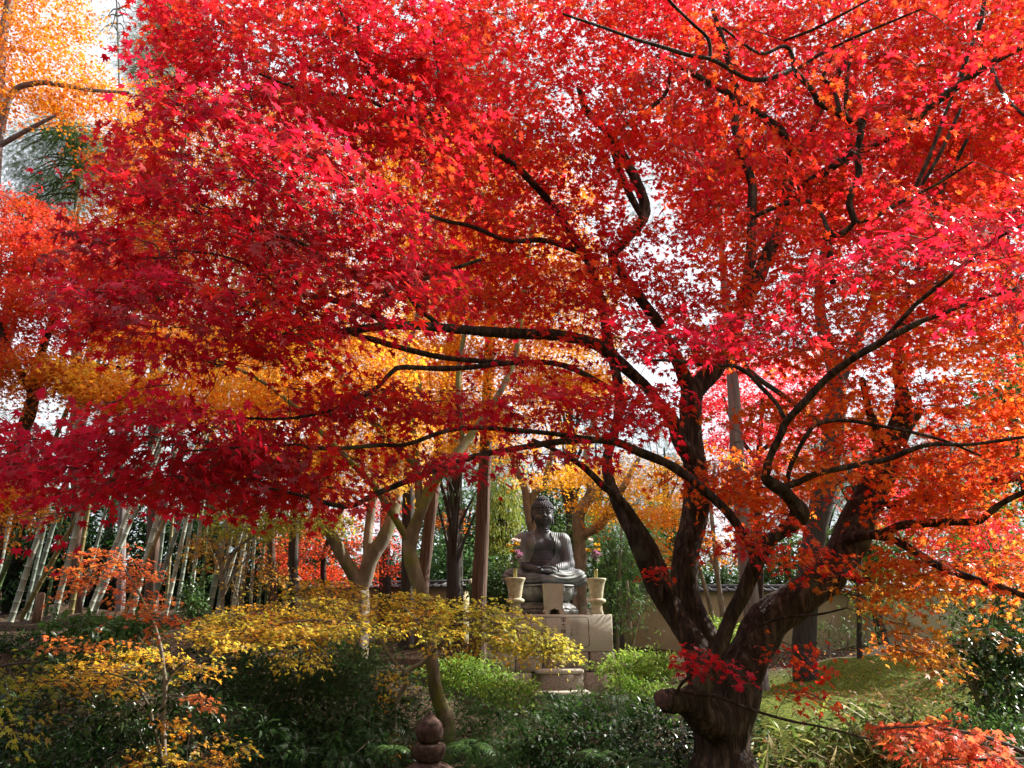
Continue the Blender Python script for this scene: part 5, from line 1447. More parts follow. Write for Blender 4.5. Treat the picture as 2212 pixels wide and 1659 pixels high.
tree("spreading_maple", "low spreading maple with a thin crooked stem and a wide yellow canopy before the plinth",
     [[(850, 1700, 8.3, 5.5), (848, 1659, 8.3, 5), (852, 1590, 8.3, 4.6), (853, 1547, 8.3, 4.4), (862, 1503, 8.3, 4.6), (876, 1482, 8.3, 4.8), (874, 1465, 8.3, 5), (879, 1451, 8.3, 5.4), (913, 1430, 8.3, 4.6), (943, 1399, 8.3, 4), (986, 1352, 8.3, 3.4), (1021, 1339, 8.3, 2.8), (1095, 1352, 8.2, 2.2), (1160, 1380, 8.1, 1.6)],
      [(879, 1453, 8.3, 4.4), (857, 1436, 8.3, 3.6), (836, 1408, 8.3, 3.4), (819, 1382, 8.3, 3), (760, 1350, 8.3, 2.4), (680, 1340, 8.4, 2), (580, 1350, 8.4, 1.6), (500, 1370, 8.4, 1.2)],
      [(930, 1410, 8.3, 2.4), (900, 1340, 8.4, 2), (870, 1310, 8.5, 1.6)]],
     [dict(poly=[(430, 1350), (500, 1305), (600, 1300), (700, 1290), (800, 1275), (900, 1280), (960, 1290), (940, 1350), (850, 1370), (740, 1375), (640, 1390), (520, 1405), (440, 1390)], y=(7.6, 9.6), lam=2.0, ls=.032, nl=30, R=.27, cols=YG, w=[4, 3, 3, 1, 2], droop=.2, jit=.33, thick=.015, hang=.2, dome=True, face=(.1, -.35, 0)),
      dict(poly=[(620, 1265), (700, 1245), (780, 1260), (790, 1290), (680, 1300), (620, 1290)], y=(9.2, 10.2), lam=1.6, ls=.032, nl=26, R=.25, cols=YG, w=[4, 2, 3, .5, 1], droop=.2, jit=.35, thick=.015, hang=.2, dome=True, face=(.1, -.35, 0)),
      dict(poly=[(440, 1360), (560, 1320), (640, 1330), (620, 1370), (500, 1395)], y=(8.2, 9.2), lam=.9, ls=.032, nl=26, R=.25, cols=[(.62, .14, .06), (.62, .22, .05)], w=[1, 1], droop=.2, jit=.35, thick=.015, hang=.2, dome=True, face=(.1, -.35, 0)),
      dict(poly=[(930, 1285), (1080, 1285), (1140, 1320), (1190, 1360), (1235, 1395), (1225, 1425), (1180, 1410), (1120, 1400), (1040, 1370), (960, 1380)], y=(7.6, 8.8), lam=1.7, ls=.032, nl=28, R=.24, cols=YG, w=[2, 4, 1, 4, .3], droop=.25, jit=.35, thick=.015, hang=.25, dome=True, face=(.1, -.35, 0)),
      dict(poly=[(1075, 1390), (1220, 1400), (1240, 1430), (1160, 1440), (1090, 1420)], y=(7.7, 8.4), lam=1.0, ls=.031, nl=20, R=.2, cols=YG, w=[2, 4, 1, 3, .1], droop=.35, hang=.8),
      dict(poly=[(930, 1390), (1030, 1380), (1060, 1410), (960, 1420)], y=(7.9, 8.5), lam=.7, ls=.031, nl=16, R=.18, cols=YG, w=[3, 2, 2, 1, .5], hang=.7),
      dict(poly=[(560, 1400), (680, 1395), (700, 1440), (620, 1450)], y=(7.7, 8.5), lam=.6, ls=.031, nl=16, R=.18, cols=YG, w=[3, 1, 3, .3, 1], hang=.7),
      dict(poly=[(820, 1460), (870, 1460), (860, 1500), (830, 1500)], y=(8.1, 8.4), lam=.9, ls=.031, nl=14, R=.14, cols=YG, w=[3, 1, 3, .3, 1], hang=.7),
      dict(poly=[(830, 1590), (870, 1600), (860, 1630), (835, 1625)], y=(8.0, 8.3), lam=.7, ls=.03, nl=8, R=.1, cols=YG, w=[1, 0, 3, 0, 3], hang=.7)],
     T7, 'pale_bark', sides=8)
tree("coral_maple_sapling", "low coral and orange maple sapling in the bottom right corner, sunlit",
     [[(2330, 1760, 5.4, 8), (2280, 1680, 5.4, 7), (2200, 1620, 5.4, 5), (2100, 1585, 5.4, 3.5), (1990, 1570, 5.4, 2.5), (1900, 1575, 5.4, 1.5)], [(2240, 1640, 5.4, 4), (2140, 1640, 5.2, 3), (2040, 1640, 5.1, 2)]],
     [dict(poly=[(1885, 1590), (1940, 1555), (2020, 1545), (2100, 1570), (2190, 1620), (2280, 1680), (2260, 1720), (2060, 1700), (1970, 1640)], y=(4.7, 6.0), lam=2.2, ls=.034, nl=28, R=.24, cols=[(.58, .10, .04), (.6, .16, .04), (.55, .06, .04)], w=[3, 3, 2], droop=.3, thick=.03)],
     T7, 'twig', sides=8)
tree("yellow_green_maple", "yellow-green maple reaching in from the left edge above the dark bushes",
     [[(-140, 1700, 5.0, 9), (-110, 1560, 5.0, 7), (-70, 1480, 5.0, 5), (0, 1440, 5.0, 3), (80, 1430, 5.0, 2)], [(-110, 1570, 5.0, 5), (-40, 1560, 4.9, 3), (30, 1580, 4.8, 2)]],
     [dict(poly=[(-60, 1420), (60, 1405), (140, 1430), (100, 1465), (40, 1500), (-60, 1490)], y=(4.6, 6.2), lam=1.2, ls=.03, nl=26, R=.26, cols=[(.22, .22, .02), (.30, .26, .025), (.16, .18, .02)], w=[2, 2, 2], droop=.25),
      dict(poly=[(-60, 1530), (30, 1555), (58, 1590), (40, 1605), (-60, 1600)], y=(4.6, 5.2), lam=1.3, ls=.034, nl=22, R=.2, cols=YG, w=[1, 3, .5, 5, .1], droop=.25),
      dict(poly=[(40, 1480), (150, 1500), (170, 1560), (60, 1560)], y=(5.2, 6.2), lam=.6, ls=.032, nl=20, R=.2, cols=[(.14, .15, .03), (.2, .2, .03), (.3, .2, .03)], w=[3, 2, 1], droop=.25)],
     T7, 'twig', sides=8)

# ------------------------------------------------------------------ tall straight trunks
GRN = [(.030, .065, .014), (.045, .095, .018), (.07, .13, .02), (.02, .045, .012)]


def clumps(center, rad, n, per, size, cols, w, tm, mat, parent, name="crown", clump=.5, shell=.55, upn=.7, droopy=.2, jit=.5):
    """leaf clumps spread through an uneven ellipsoid"""
    center = np.asarray(center, float); rad = np.asarray(rad, float)
    d = nrm(rng.normal(0, 1, (n, 3)))
    r = rng.uniform(shell, 1, n) * (1 + .18 * np.sin(d[:, 0] * 5 + d[:, 2] * 7 + center[0] * 3) + .12 * np.sin(d[:, 1] * 9 + d[:, 2] * 4))
    cc = center + d * r[:, None] * rad
    k = n * per
    ci = np.repeat(np.arange(n), per)
    e = nrm(rng.normal(0, 1, (k, 3)) * (1, 1, .7))
    pos = cc[ci] + e * (rng.uniform(.1, 1, k) ** .6)[:, None] * clump * np.array([1, 1, .55])
    tip = e * .8 + d[ci] * .5 + rng.normal(0, .4, (k, 3)) + (0, 0, -droopy)
    nor = d[ci] * .5 + (0, 0, upn) + rng.normal(0, jit, (k, 3))
    pc = palette(n, cols, w, .14); lc = palette(k, cols, w, .2)
    o = leaves(name, pos, tip, nor, size * np.clip(rng.normal(1, .25, k), .5, 1.7), .55 * pc[ci] + .45 * lc, tm, mat, parent)
    return o, cc


def straight_tree(name, label, pts, bark, crown=None, group=None, top=None):
    p, r = limb(pts)
    g = float(gz(p[0][0], p[0][1]))
    root = thing(name, label, "tree", (p[0][0], p[0][1], g), 0, group)
    p = np.concatenate([[(p[0][0], p[0][1], g - .2)], p]); r = np.concatenate([[r[0] * 1.3], r])
    if top:
        d = nrm(p[-1] - p[1]); p = np.concatenate([p, [p[-1] + d * top * .5, p[-1] + d * top]]); r = np.concatenate([r, [r[-1] * .7, r[-1] * .35]])
    if crown:
        e = np.array(crown[0]) + (0, 0, crown[1][2] * .75)
        if e[2] > p[-1][2] and np.linalg.norm(e[:2] - p[-1][:2]) < 1.2: p = np.concatenate([p, [e]]); r = np.concatenate([r, [.03]])
    mb = MB(); V, Q, T = tube(p, r, 22, 5, .05); mb.add(V, Q=Q, T=T); mb.build("trunk", M[bark], root)
    if crown:
        c, rad, n, per, size, cols, w = crown
        o, cc = clumps(c, rad, n, per, size, cols, w, FROND, M['green_leaf'], root, clump=.55, droopy=.5)
        # boughs from the trunk to some clumps
        mb = MB()
        sel = cc[::3]
        pf, _r = catmull(p, r, 12)
        q = np.array([pf[np.argmin(((pf - c_ - (0, 0, .25)) ** 2).sum(1))] for c_ in sel])
        u = np.linspace(0, 1, 4)[None, :, None]
        PP = q[:, None] * (1 - u) + sel[:, None] * u; PP[:, 1:3, 2] += .15
        V, Q = multi_tubes(PP, np.broadcast_to(np.linspace(.03, .008, 4), (len(sel), 4)), 5); mb.add(V, Q=Q)
        mb.build("boughs", M['cedar_bark'], root)
    return root


straight_tree("cedar", "tall straight reddish-brown cedar trunk standing just left of the Buddha", [(1034, 1290, 13.8, 16.5), (1040, 1180, 13.8, 15.5), (1044, 1080, 13.8, 14.5), (1049, 983, 13.8, 13.5), (1055, 800, 13.8, 12)], 'cedar_bark',
              (P(1070, 250, 13.8) + (0, 2.0, 1.5), (1.6, 1.4, 2.4), 70, 60, .16, GRN, [3, 3, 2, 2]), top=5)
straight_tree("cedar", "slimmer brown cedar trunk right behind the leaning mossy maple stem", [(913, 1268, 16, 13), (921, 1190, 16, 13), (931, 1110, 16, 12.5), (939, 1040, 16, 12), (955, 900, 16, 11)], 'cedar_bark',
              (P(960, 380, 16) + (0, 0, 1.5), (1.6, 1.4, 2.4), 60, 60, .16, GRN, [3, 3, 2, 2]), top=6)
straight_tree("dark_cedar", "dark ivy-clad trunk between the forked maple and the leaning mossy stem", [(880, 1285, 15.5, 14), (881, 1190, 15.5, 13.5), (882, 1080, 15.5, 13), (884, 950, 15.5, 12)], 'dark_bark', top=7)
straight_tree("grey_cedar", "grey fissured conifer trunk behind the old maple's front limb", [(1628, 1365, 12.6, 19), (1619, 1280, 12.6, 18), (1609, 1190, 12.6, 17), (1601, 1100, 12.6, 16), (1593, 1000, 12.6, 15), (1585, 850, 12.6, 13)], 'grey_bark',
              (P(1560, 330, 12.6) + (0, 3, 1), (1.5, 1.2, 1.6), 30, 50, .16, GRN, [3, 3, 2, 2]), top=4)
straight_tree("cedar", "dark cedar trunk at the right edge of the bamboo grove", [(632, 1300, 17, 11), (633, 1230, 17, 11), (635, 1150, 17, 10), (638, 1050, 17, 9)], 'dark_bark', top=6)
straight_tree("cedar", "thin dark trunk among the bamboo, left of the pale forked maple", [(590, 1300, 17.5, 9), (586, 1210, 17.5, 9), (585, 1120, 17.5, 8), (585, 1000, 17.5, 7)], 'cedar_bark', top=5)
straight_tree("cedar", "tall yellow-green cedar rising behind the red crown near the top left sky", [(330, 1250, 19, 14), (335, 900, 19, 13), (340, 600, 19, 11), (345, 300, 19, 9)], 'cedar_bark',
              (P(350, 120, 19), (1.0, 1.0, 2.6), 300, 70, .13, [(.11, .13, .025), (.17, .18, .03), (.07, .10, .02), (.25, .23, .05)], [3, 3, 2, 1]), top=4)
straight_tree("cedar", "dark green cedar showing through the orange leaves at left", [(165, 1280, 17, 12), (165, 900, 17, 11), (165, 600, 17, 9)], 'cedar_bark',
              (P(130, 350, 17), (1.35, 1.0, 1.5), 300, 70, .13, [(.035, .075, .015), (.07, .12, .02), (.10, .15, .02)], [3, 2, 1]), top=3)
straight_tree("pine", "sparse grey-green pine boughs against the white sky at the top left", [(262, 1250, 21, 9), (262, 700, 21, 7), (258, 300, 21, 5)], 'grey_bark',
              (P(245, 45, 21), (.75, .6, 1.0), 40, 40, .10, [(.05, .08, .05), (.09, .12, .07)], [1, 1]), top=2)

# ------------------------------------------------------------------ bamboo grove on the left bank
BAM = [  # base px,py ; upper px,py ; Y ; radius px ; colour ; label
    (-8, 1262, 22, 1120, 16.0, 5.5, 0, "pale bamboo culm at the far left edge, the outermost of the grove"),
    (6, 1240, 66, 1075, 15.0, 6.5, 2, "mottled greenish bamboo culm, second from the left edge"),
    (26, 1332, 84, 1152, 15.5, 7.5, 1, "thick whitish bamboo culm rooted at the left edge below the red leaf tips"),
    (62, 1290, 94, 1150, 17.5, 4.5, 0, "thin bamboo culm just right of the thick leftmost whitish one"),
    (78, 1262, 118, 1120, 18.5, 6.0, 0, "grey bamboo culm leaning right behind the olive slanting one"),
    (55, 1318, 146, 1148, 16.0, 6.0, 3, "olive-brown dead bamboo culm slanting strongly to the right"),
    (116, 1336, 163, 1148, 15.5, 7.5, 1, "brightest thick white bamboo culm beside the small wooden post"),
    (152, 1338, 182, 1150, 16.0, 6.0, 3, "olive-tinted bamboo culm right of the brightest white one"),
    (172, 1322, 210, 1170, 18.0, 4.2, 0, "slim grey bamboo culm behind the coral leaf tier"),
    (186, 1340, 224, 1240, 16.5, 6.0, 1, "pale bamboo culm whose foot leans out under the coral tier"),
    (232, 1250, 288, 1105, 18.0, 6.5, 1, "pale bamboo culm rising out of the top of the coral tier"),
    (258, 1352, 290, 1275, 15.8, 5.5, 3, "tan bamboo culm rooted at the bank's edge under the coral leaves"),
    (303, 1255, 332, 1145, 17.0, 7.5, 1, "thick white bamboo culm above the coral tier's right shoulder"),
    (346, 1255, 386, 1130, 17.5, 6.0, 0, "grey bamboo culm leaning right, right of the thick white one"),
    (366, 1290, 404, 1115, 17.5, 5.5, 1, "white bamboo culm, left of a close pair in the grove's middle"),
    (386, 1290, 416, 1110, 18.0, 5.0, 0, "grey bamboo culm, right of a close pair in the grove's middle"),
    (408, 1318, 434, 1120, 17.0, 5.0, 1, "slim white bamboo culm with glossy shrub leaves at its foot"),
    (416, 1342, 456, 1172, 16.5, 5.5, 2, "deep green young bamboo culm left of the bare forked sapling"),
    (446, 1345, 492, 1120, 16.5, 7.5, 0, "thick grey bamboo culm behind the bare forked sapling"),
    (468, 1330, 504, 1126, 18.0, 5.0, 0, "thin grey bamboo culm crossing behind the forked sapling's stems"),
    (504, 1312, 526, 1180, 17.5, 5.5, 1, "white bamboo culm right of the forked sapling"),
    (520, 1308, 536, 1190, 18.5, 4.0, 3, "thin olive bamboo culm beside the thin dark cedar"),
    (558, 1305, 570, 1180, 18.0, 4.5, 2, "dark green bamboo culm between the two dark cedar trunks"),
    (616, 1290, 640, 1170, 17.5, 6.0, 0, "last bamboo culm of the grove, leaning by the right dark cedar"),
    (545, 1060, 566, 985, 17.0, 4.5, 1, "white bamboo culm showing high between the red leaf tiers"),
]
BAM += [(330, 1338, 352, 1150, 18.2, 4.6, 0, "slender grey bamboo culm left of the thick white one above the coral tier"),
        (357, 1330, 372, 1140, 18.4, 4.2, 3, "slender tan upright bamboo culm hidden low by the coral tier"),
        (436, 1315, 446, 1150, 18.6, 4.0, 2, "slender green upright bamboo culm behind the glossy shrub"),
        (542, 1300, 552, 1130, 18.8, 4.2, 0, "slender grey upright bamboo culm left of the thin dark cedar"),
        (575, 1300, 584, 1120, 19.0, 4.0, 2, "slender dark green bamboo culm touching the thin dark cedar's right side"),
        (100, 1320, 128, 1150, 18.0, 4.4, 2, "slender green bamboo culm behind the olive slanting dead one")]
BC = [(.22, .27, .23), (.38, .43, .37), (.07, .12, .045), (.20, .17, .07)]
for bx, by, tx, ty, Y, r, ci, lab in BAM:
    a = P(bx, by, Y); b = P(tx, ty, Y + rng.uniform(-.3, .3))
    g = float(gz(a[0], a[1]))
    d = nrm(b - a)
    if a[2] > g: a = a - d * (a[2] - g) / d[2]
    root = thing("bamboo", lab, "bamboo", (a[0], a[1], a[2]), 0, "bamboo culms in the grove on the left")
    L = 11.0 if a[2] < 5 else 8.0
    rad = MPP(bx, by, Y) * r * .88
    nN = 34
    s = 0; pts = []; rr = []; cc = []
    base = np.array(BC[ci]) * rng.uniform(.85, 1.1)
    seg = .16
    while s < L:
        f = 1 - .55 * (s / L) ** 1.3
        bend = np.array([d[0] * .012 * s * s, 0, -.006 * s * s])
        q = a + d * s + bend
        u = rad * f
        for ds, k, cm in ((0, 1.0, 1.0), (.010, 1.09, .35), (.022, 1.02, 1.5), (.05, .97, 1.12)):
            pts.append(q + d * ds); rr.append(u * k); cc.append(np.clip(base * cm, 0, .85))
        seg = min(.36, seg * 1.09); s += seg
    V, Q, T = tube(np.array(pts), np.array(rr), 12, 1, 0)
    col = np.concatenate([np.repeat(np.array(cc), 12, 0), np.array([cc[0], cc[-1]])])
    mb = MB(); mb.add(V, Q=Q, T=T, col=col); mb.build("culm", M['bamboo'], root)
    P_ = np.array(pts); k = 240
    c = P_[rng.integers(int(len(P_) * .55), len(P_), k)] + rng.normal(0, .45, (k, 3))
    leaves("foliage", c, rng.normal(0, .6, (k, 3)) + (0, 0, -.6), rng.normal(0, 1, (k, 3)) + (0, 0, .6), rng.uniform(.1, .17, k), palette(k, [(.10, .16, .03), (.16, .21, .04), (.05, .10, .02)], [3, 2, 2]), LANCE, M['green_leaf'], root)

p = P(82, 1322, 15.8)
t = thing("wooden_post", "short weathered round post standing among the leftmost bamboo", "post", (p[0], p[1], gz(p[0], p[1])), .3)
LOCAL.add(t.name)
mb = MB(); h = P(82, 1282, 15.8)[2] - t.location.z; mb.lathe([(0, -.1), (.085, -.1), (.083, h * .5), (.08, h - .03), (.07, h), (0, h + .012)], n=16, wob=lambda a, z: 1 + .03 * np.sin(3 * a + z * 6)); mb.build("shaft", M['post'], t)
mb = MB(); mb.lathe([(.05, h - .004), (.062, h + .012), (.03, h + .02), (0, h + .022)], n=14); mb.build("worn_top", M['cut'], t)

# ------------------------------------------------------------------ saplings
tree("bare_sapling", "bare forked sapling with thin pale stems in front of the bamboo", [[(478, 1338, 15, 4.5), (480, 1300, 15, 4), (475, 1240, 15, 3.6), (462, 1205, 15, 3), (450, 1170, 15, 2.2), (440, 1120, 15, 1.5)],
      [(480, 1290, 15, 3), (500, 1250, 15, 2.6), (525, 1215, 15, 2), (550, 1190, 15, 1.4)], [(476, 1245, 15, 2.4), (486, 1215, 15, 2), (495, 1180, 15, 1.2)], [(500, 1250, 15, 2), (512, 1290, 15, 2), (514, 1320, 15, 2)]],
     None, T5, 'pale_bark')


def sapling(name, label, limbs, blobs, cols, w, size=.085, tm=LANCE, bark='pale_bark', mat='green_leaf', cat="tree"):
    root = tree(name, label, limbs, None, T5, bark, cat=cat)
    A = []
    for (px, py, Y, rx, rz, n) in blobs:
        c = P(px, py, Y); A.append((c, rx, rz, n))
    pos = []; nodes = np.concatenate([catmull(*limb(l), 4)[0] for l in limbs]); 
    cl = np.concatenate([c + rng.normal(0, 1, (n, 3)) * np.array([rx, rx * .8, rz]) * .55 for c, rx, rz, n in A])
    PP, RR, base = connect(nodes, np.full(len(nodes), .008), cl, tip_r=.0015, kr=.002, maxr=.008)
    mb = MB(); V, Q = multi_tubes(PP, RR, 4); mb.add(V, Q=Q); mb.build("twigs", M['twig'], root)
    per = 11; ci = np.repeat(np.arange(len(cl)), per); k = len(ci)
    e = nrm(rng.normal(0, 1, (k, 3)) * (1, 1, .5))
    leaves("foliage", cl[ci] + e * .05, e + (0, 0, -.25), rng.normal(0, .45, (k, 3)) + (0, 0, 1), size * rng.uniform(.6, 1.35, k), palette(k, cols, w, .2), tm, M[mat], root)
    return root


G1 = [(.035, .075, .022), (.06, .12, .028), (.10, .18, .035), (.022, .05, .016)]
sapling("evergreen_sapling", "tall thin evergreen sapling with small dark leaves right of the plinth", [[(1334, 1404, 16, 4), (1336, 1320, 16, 3.6), (1339, 1229, 16, 3.2), (1342, 1150, 16, 2.2), (1345, 1090, 16, 1.5)], [(1338, 1250, 16, 2), (1365, 1215, 16, 1.5)]],
        [(1345, 1200, 16, .6, .5, 95), (1335, 1290, 16, .55, .45, 95), (1370, 1250, 15.8, .45, .45, 60), (1310, 1230, 16.3, .4, .5, 50), (1325, 1360, 16, .4, .35, 40)], G1, [3, 3, 2, 2])
sapling("evergreen_sapling", "evergreen sapling with a pale double stem before the wall, left of the old maple", [[(1358, 1408, 15, 4.5), (1360, 1350, 15, 4), (1358, 1295, 15, 3), (1355, 1255, 15, 2)], [(1364, 1408, 15, 3.5), (1371, 1370, 15, 3), (1388, 1310, 15, 2), (1402, 1280, 15, 1.4)]],
        [(1355, 1290, 15, .45, .35, 42), (1395, 1300, 15, .3, .3, 26), (1340, 1340, 15, .35, .25, 24)], G1, [3, 3, 2, 2])
sapling("wall_shrub", "spindly shrub with sparse leaves at the foot of the wall right of the trunk", [[(1790, 1402, 18, 3), (1792, 1360, 18, 2.4), (1800, 1330, 18, 1.8)], [(1760, 1402, 18, 2.5), (1752, 1370, 18, 1.8)], [(1830, 1402, 18, 2.5), (1835, 1365, 18, 1.6)]],
        [(1790, 1350, 18, .5, .28, 26), (1750, 1372, 18, .35, .2, 14), (1835, 1370, 18, .4, .22, 16), (1880, 1380, 18, .25, .2, 8)], G1, [2, 3, 3, 1], cat="shrub")
sapling("leafy_tree", "thin dark post-like tree before the wall on the right, yellow leaves hanging round it", [[(1857, 1412, 15, 6), (1856, 1350, 15, 5.5), (1855, 1275, 15, 5), (1858, 1200, 15, 4)]],
        [(1870, 1295, 15, .45, .35, 36), (1930, 1300, 15, .45, .25, 26)], [(.16, .22, .03), (.30, .30, .04), (.08, .15, .02)], [3, 2, 2], bark='dark_bark', size=.075, tm=OVAL)
sapling("sapling", "leaning grey sapling right behind the old maple's fork", [[(1537, 1330, 17.5, 5), (1526, 1280, 17.5, 4.6), (1513, 1235, 17.5, 4), (1500, 1190, 17.5, 3)]],
        [(1500, 1190, 17.5, .5, .4, 30), (1560, 1180, 17.8, .5, .4, 24)], G1, [2, 3, 3, 1])
# camellia at the right edge
sapling("camellia", "young camellia with large glossy leaves catching white highlights at the right edge",
        [[(2126, 1600, 7.2, 6), (2122, 1560, 7.2, 5.5), (2112, 1515, 7.2, 4.5), (2108, 1470, 7.2, 4), (2106, 1420, 7.2, 3), (2100, 1380, 7.2, 2)],
         [(2124, 1570, 7.2, 4.5), (2136, 1510, 7.2, 4), (2141, 1478, 7.2, 3.4), (2170, 1460, 7.2, 2.6), (2200, 1440, 7.2, 2)], [(2113, 1520, 7.2, 3), (2096, 1480, 7.2, 2.6), (2084, 1440, 7.2, 2.2)]],
        [(2110, 1405, 7.2, .27, .22, 34), (2160, 1390, 7.2, .25, .16, 24), (2160, 1480, 7.2, .25, .25, 34), (2195, 1530, 7.1, .2, .25, 26), (2060, 1400, 7.2, .16, .12, 9), (2190, 1420, 7.2, .2, .2, 20)],
        [(.025, .06, .02), (.04, .095, .025), (.07, .16, .03)], [4, 3, 1.5], size=.078, tm=OVAL, bark='pale_bark', mat='glossy_leaf', cat="shrub")


# ------------------------------------------------------------------ shrubs
def shrub(name, label, px, py, Y, rad, n, per, size, cols, w, tm=OVAL, mat='green_leaf', clump=.12, cat="shrub", group=None, upn=.8, droopy=.15, stems=7, jit=.5, sink=True):
    c = P(px, py, Y)
    g = float(gz(c[0], c[1]))
    root = thing(name, label, cat, (c[0], c[1], g), 0, group)
    o, cc = clumps(c, rad, n, per, size, cols, w, tm, M[mat], root, name="foliage", clump=clump, shell=.35, upn=upn, droopy=droopy, jit=jit)
    sel = cc[rng.choice(len(cc), min(len(cc), stems * 4), replace=False)]
    b0 = np.array([c[0], c[1], min(g, c[2] - rad[2] * .8) - .03])
    nodes = np.array([b0 + np.array([rng.normal(0, .12 * rad[0]), rng.normal(0, .12 * rad[1]), 0]) for _ in range(3)] + [b0 + (0, 0, .15 * rad[2]), b0 + (0, 0, .4 * rad[2])])
    PP, RR, base = connect(nodes, np.full(len(nodes), .018), sel, tip_r=.003, kr=.006, maxr=.025)
    mb = MB(); V, Q = multi_tubes(PP, RR, 5); mb.add(V, Q=Q); mb.build("stems", M['twig'], root)
    return root


DK_SHADE = [(.009, .025, .006), (.016, .044, .009), (.028, .070, .012), (.006, .017, .005)]  # deep shade of undergrowth and thickets put into these darker greens
LIT = [(.12, .23, .025), (.20, .33, .045), (.07, .14, .02), (.29, .38, .07)]  # sunlight on the shrubs put into these lighter greens
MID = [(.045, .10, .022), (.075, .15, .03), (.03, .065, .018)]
A3 = [3, 3, 2, 2]
shrub("dark_shrub", "dark glossy-leaved shrub under the golden tier at the lower left", 190, 1545, 6.9, (1.15, .6, .62), 260, 12, .062, DK_SHADE, A3, mat='glossy_leaf')
shrub("dark_shrub", "dark shrub filling the bottom left corner below the yellow-green maple", 40, 1625, 6.0, (.95, .5, .55), 190, 12, .06, DK_SHADE, A3)
shrub("dark_shrub", "deep-shaded shrub at the slender maple's foot", 440, 1615, 7.4, (.9, .5, .45), 190, 12, .06, DK_SHADE, A3)
shrub("cypress_shrub", "feathery dark cypress shrub left of the thin crooked maple stem", 640, 1540, 8.6, (1.15, .55, .62), 420, 12, .10, DK_SHADE, A3, tm=FROND, droopy=.5, clump=.16)
shrub("cypress_shrub", "dark feathery shrub in the hollow left of the leaning mossy trunk's foot", 770, 1530, 9.3, (.85, .5, .5), 320, 12, .10, DK_SHADE, A3, tm=FROND, droopy=.5, clump=.16)
shrub("dark_shrub", "dense dark shrub below the spreading canopy's left half, behind the feathery cypress", 610, 1495, 9.7, (.95, .5, .4), 260, 12, .06, DK_SHADE, A3)
shrub("dark_shrub", "dark shrub at the bottom edge left of the thin crooked maple stem", 700, 1600, 8.0, (.8, .45, .4), 240, 12, .06, DK_SHADE, A3)
shrub("cypress_shrub", "low feathery cypress in the shade beside the stone stupa's left", 770, 1635, 7.3, (.75, .45, .42), 130, 12, .09, DK_SHADE, A3, tm=FROND, droopy=.5)
shrub("dark_shrub", "dark leafy shrub directly under the spreading yellow canopy, left part", 540, 1440, 10.2, (.95, .5, .38), 170, 12, .065, DK_SHADE, A3)
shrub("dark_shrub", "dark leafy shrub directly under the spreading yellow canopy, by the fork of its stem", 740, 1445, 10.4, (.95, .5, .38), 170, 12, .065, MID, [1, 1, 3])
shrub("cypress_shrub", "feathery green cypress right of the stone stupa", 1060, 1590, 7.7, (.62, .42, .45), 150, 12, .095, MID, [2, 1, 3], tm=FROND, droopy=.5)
shrub("dark_shrub", "dark shrub below the plinth near the middle bottom edge", 1210, 1620, 7.7, (.72, .45, .42), 170, 12, .06, DK_SHADE, A3)
shrub("cypress_shrub", "drooping dark cypress sprays left of the big trunk's foot", 1310, 1560, 8.2, (.55, .4, .42), 110, 12, .10, DK_SHADE, A3, tm=FROND, droopy=.7)
shrub("dark_shrub", "shaded shrub hugging the left side of the big trunk's base", 1420, 1610, 7.3, (.5, .4, .4), 130, 12, .058, DK_SHADE, A3, mat='glossy_leaf')
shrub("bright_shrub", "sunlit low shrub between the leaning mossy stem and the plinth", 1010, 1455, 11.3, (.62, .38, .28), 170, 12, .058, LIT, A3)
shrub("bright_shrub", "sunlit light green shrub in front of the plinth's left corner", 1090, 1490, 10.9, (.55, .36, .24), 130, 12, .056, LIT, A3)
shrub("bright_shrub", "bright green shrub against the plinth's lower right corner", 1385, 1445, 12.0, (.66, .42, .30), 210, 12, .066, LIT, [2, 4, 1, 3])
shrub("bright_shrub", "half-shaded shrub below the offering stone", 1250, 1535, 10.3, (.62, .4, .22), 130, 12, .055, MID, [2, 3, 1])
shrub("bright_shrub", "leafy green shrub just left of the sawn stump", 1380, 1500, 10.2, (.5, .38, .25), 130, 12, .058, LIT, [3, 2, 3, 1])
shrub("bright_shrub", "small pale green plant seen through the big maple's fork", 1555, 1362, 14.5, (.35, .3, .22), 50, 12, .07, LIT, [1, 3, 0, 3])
shrub("hydrangea", "broad-leaved green shrub at the foot of the bamboo bank", 235, 1362, 12.4, (1.0, .45, .26), 130, 9, .12, MID, [2, 2, 1], tm=OVAL)
shrub("hydrangea", "darker broad-leaved shrub just below the coral tier's thin orange branch", 205, 1415, 11.3, (.95, .45, .2), 100, 9, .11, MID, [2, 1, 2], tm=OVAL)
shrub("dark_shrub", "bluish dark shrub on the bank at the left edge", 60, 1395, 12.0, (.8, .45, .25), 110, 12, .06, DK_SHADE, A3)
shrub("glossy_shrub", "glossy shrub growing between the bamboo culms", 418, 1300, 15.8, (.32, .3, .6), 60, 11, .10, MID, [2, 2, 2], mat='glossy_leaf')
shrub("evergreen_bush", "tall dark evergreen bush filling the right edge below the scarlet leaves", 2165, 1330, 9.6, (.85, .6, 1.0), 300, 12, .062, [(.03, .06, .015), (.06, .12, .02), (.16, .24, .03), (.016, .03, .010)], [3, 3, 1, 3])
shrub("evergreen_bush", "lower evergreen bush behind the camellia", 2200, 1490, 8.6, (.5, .5, .55), 150, 12, .055, DK_SHADE, A3)
shrub("evergreen_bush", "small leafy bush in the corner behind the coral sapling", 2170, 1600, 6.4, (.4, .3, .25), 80, 12, .045, MID, [1, 1, 2])

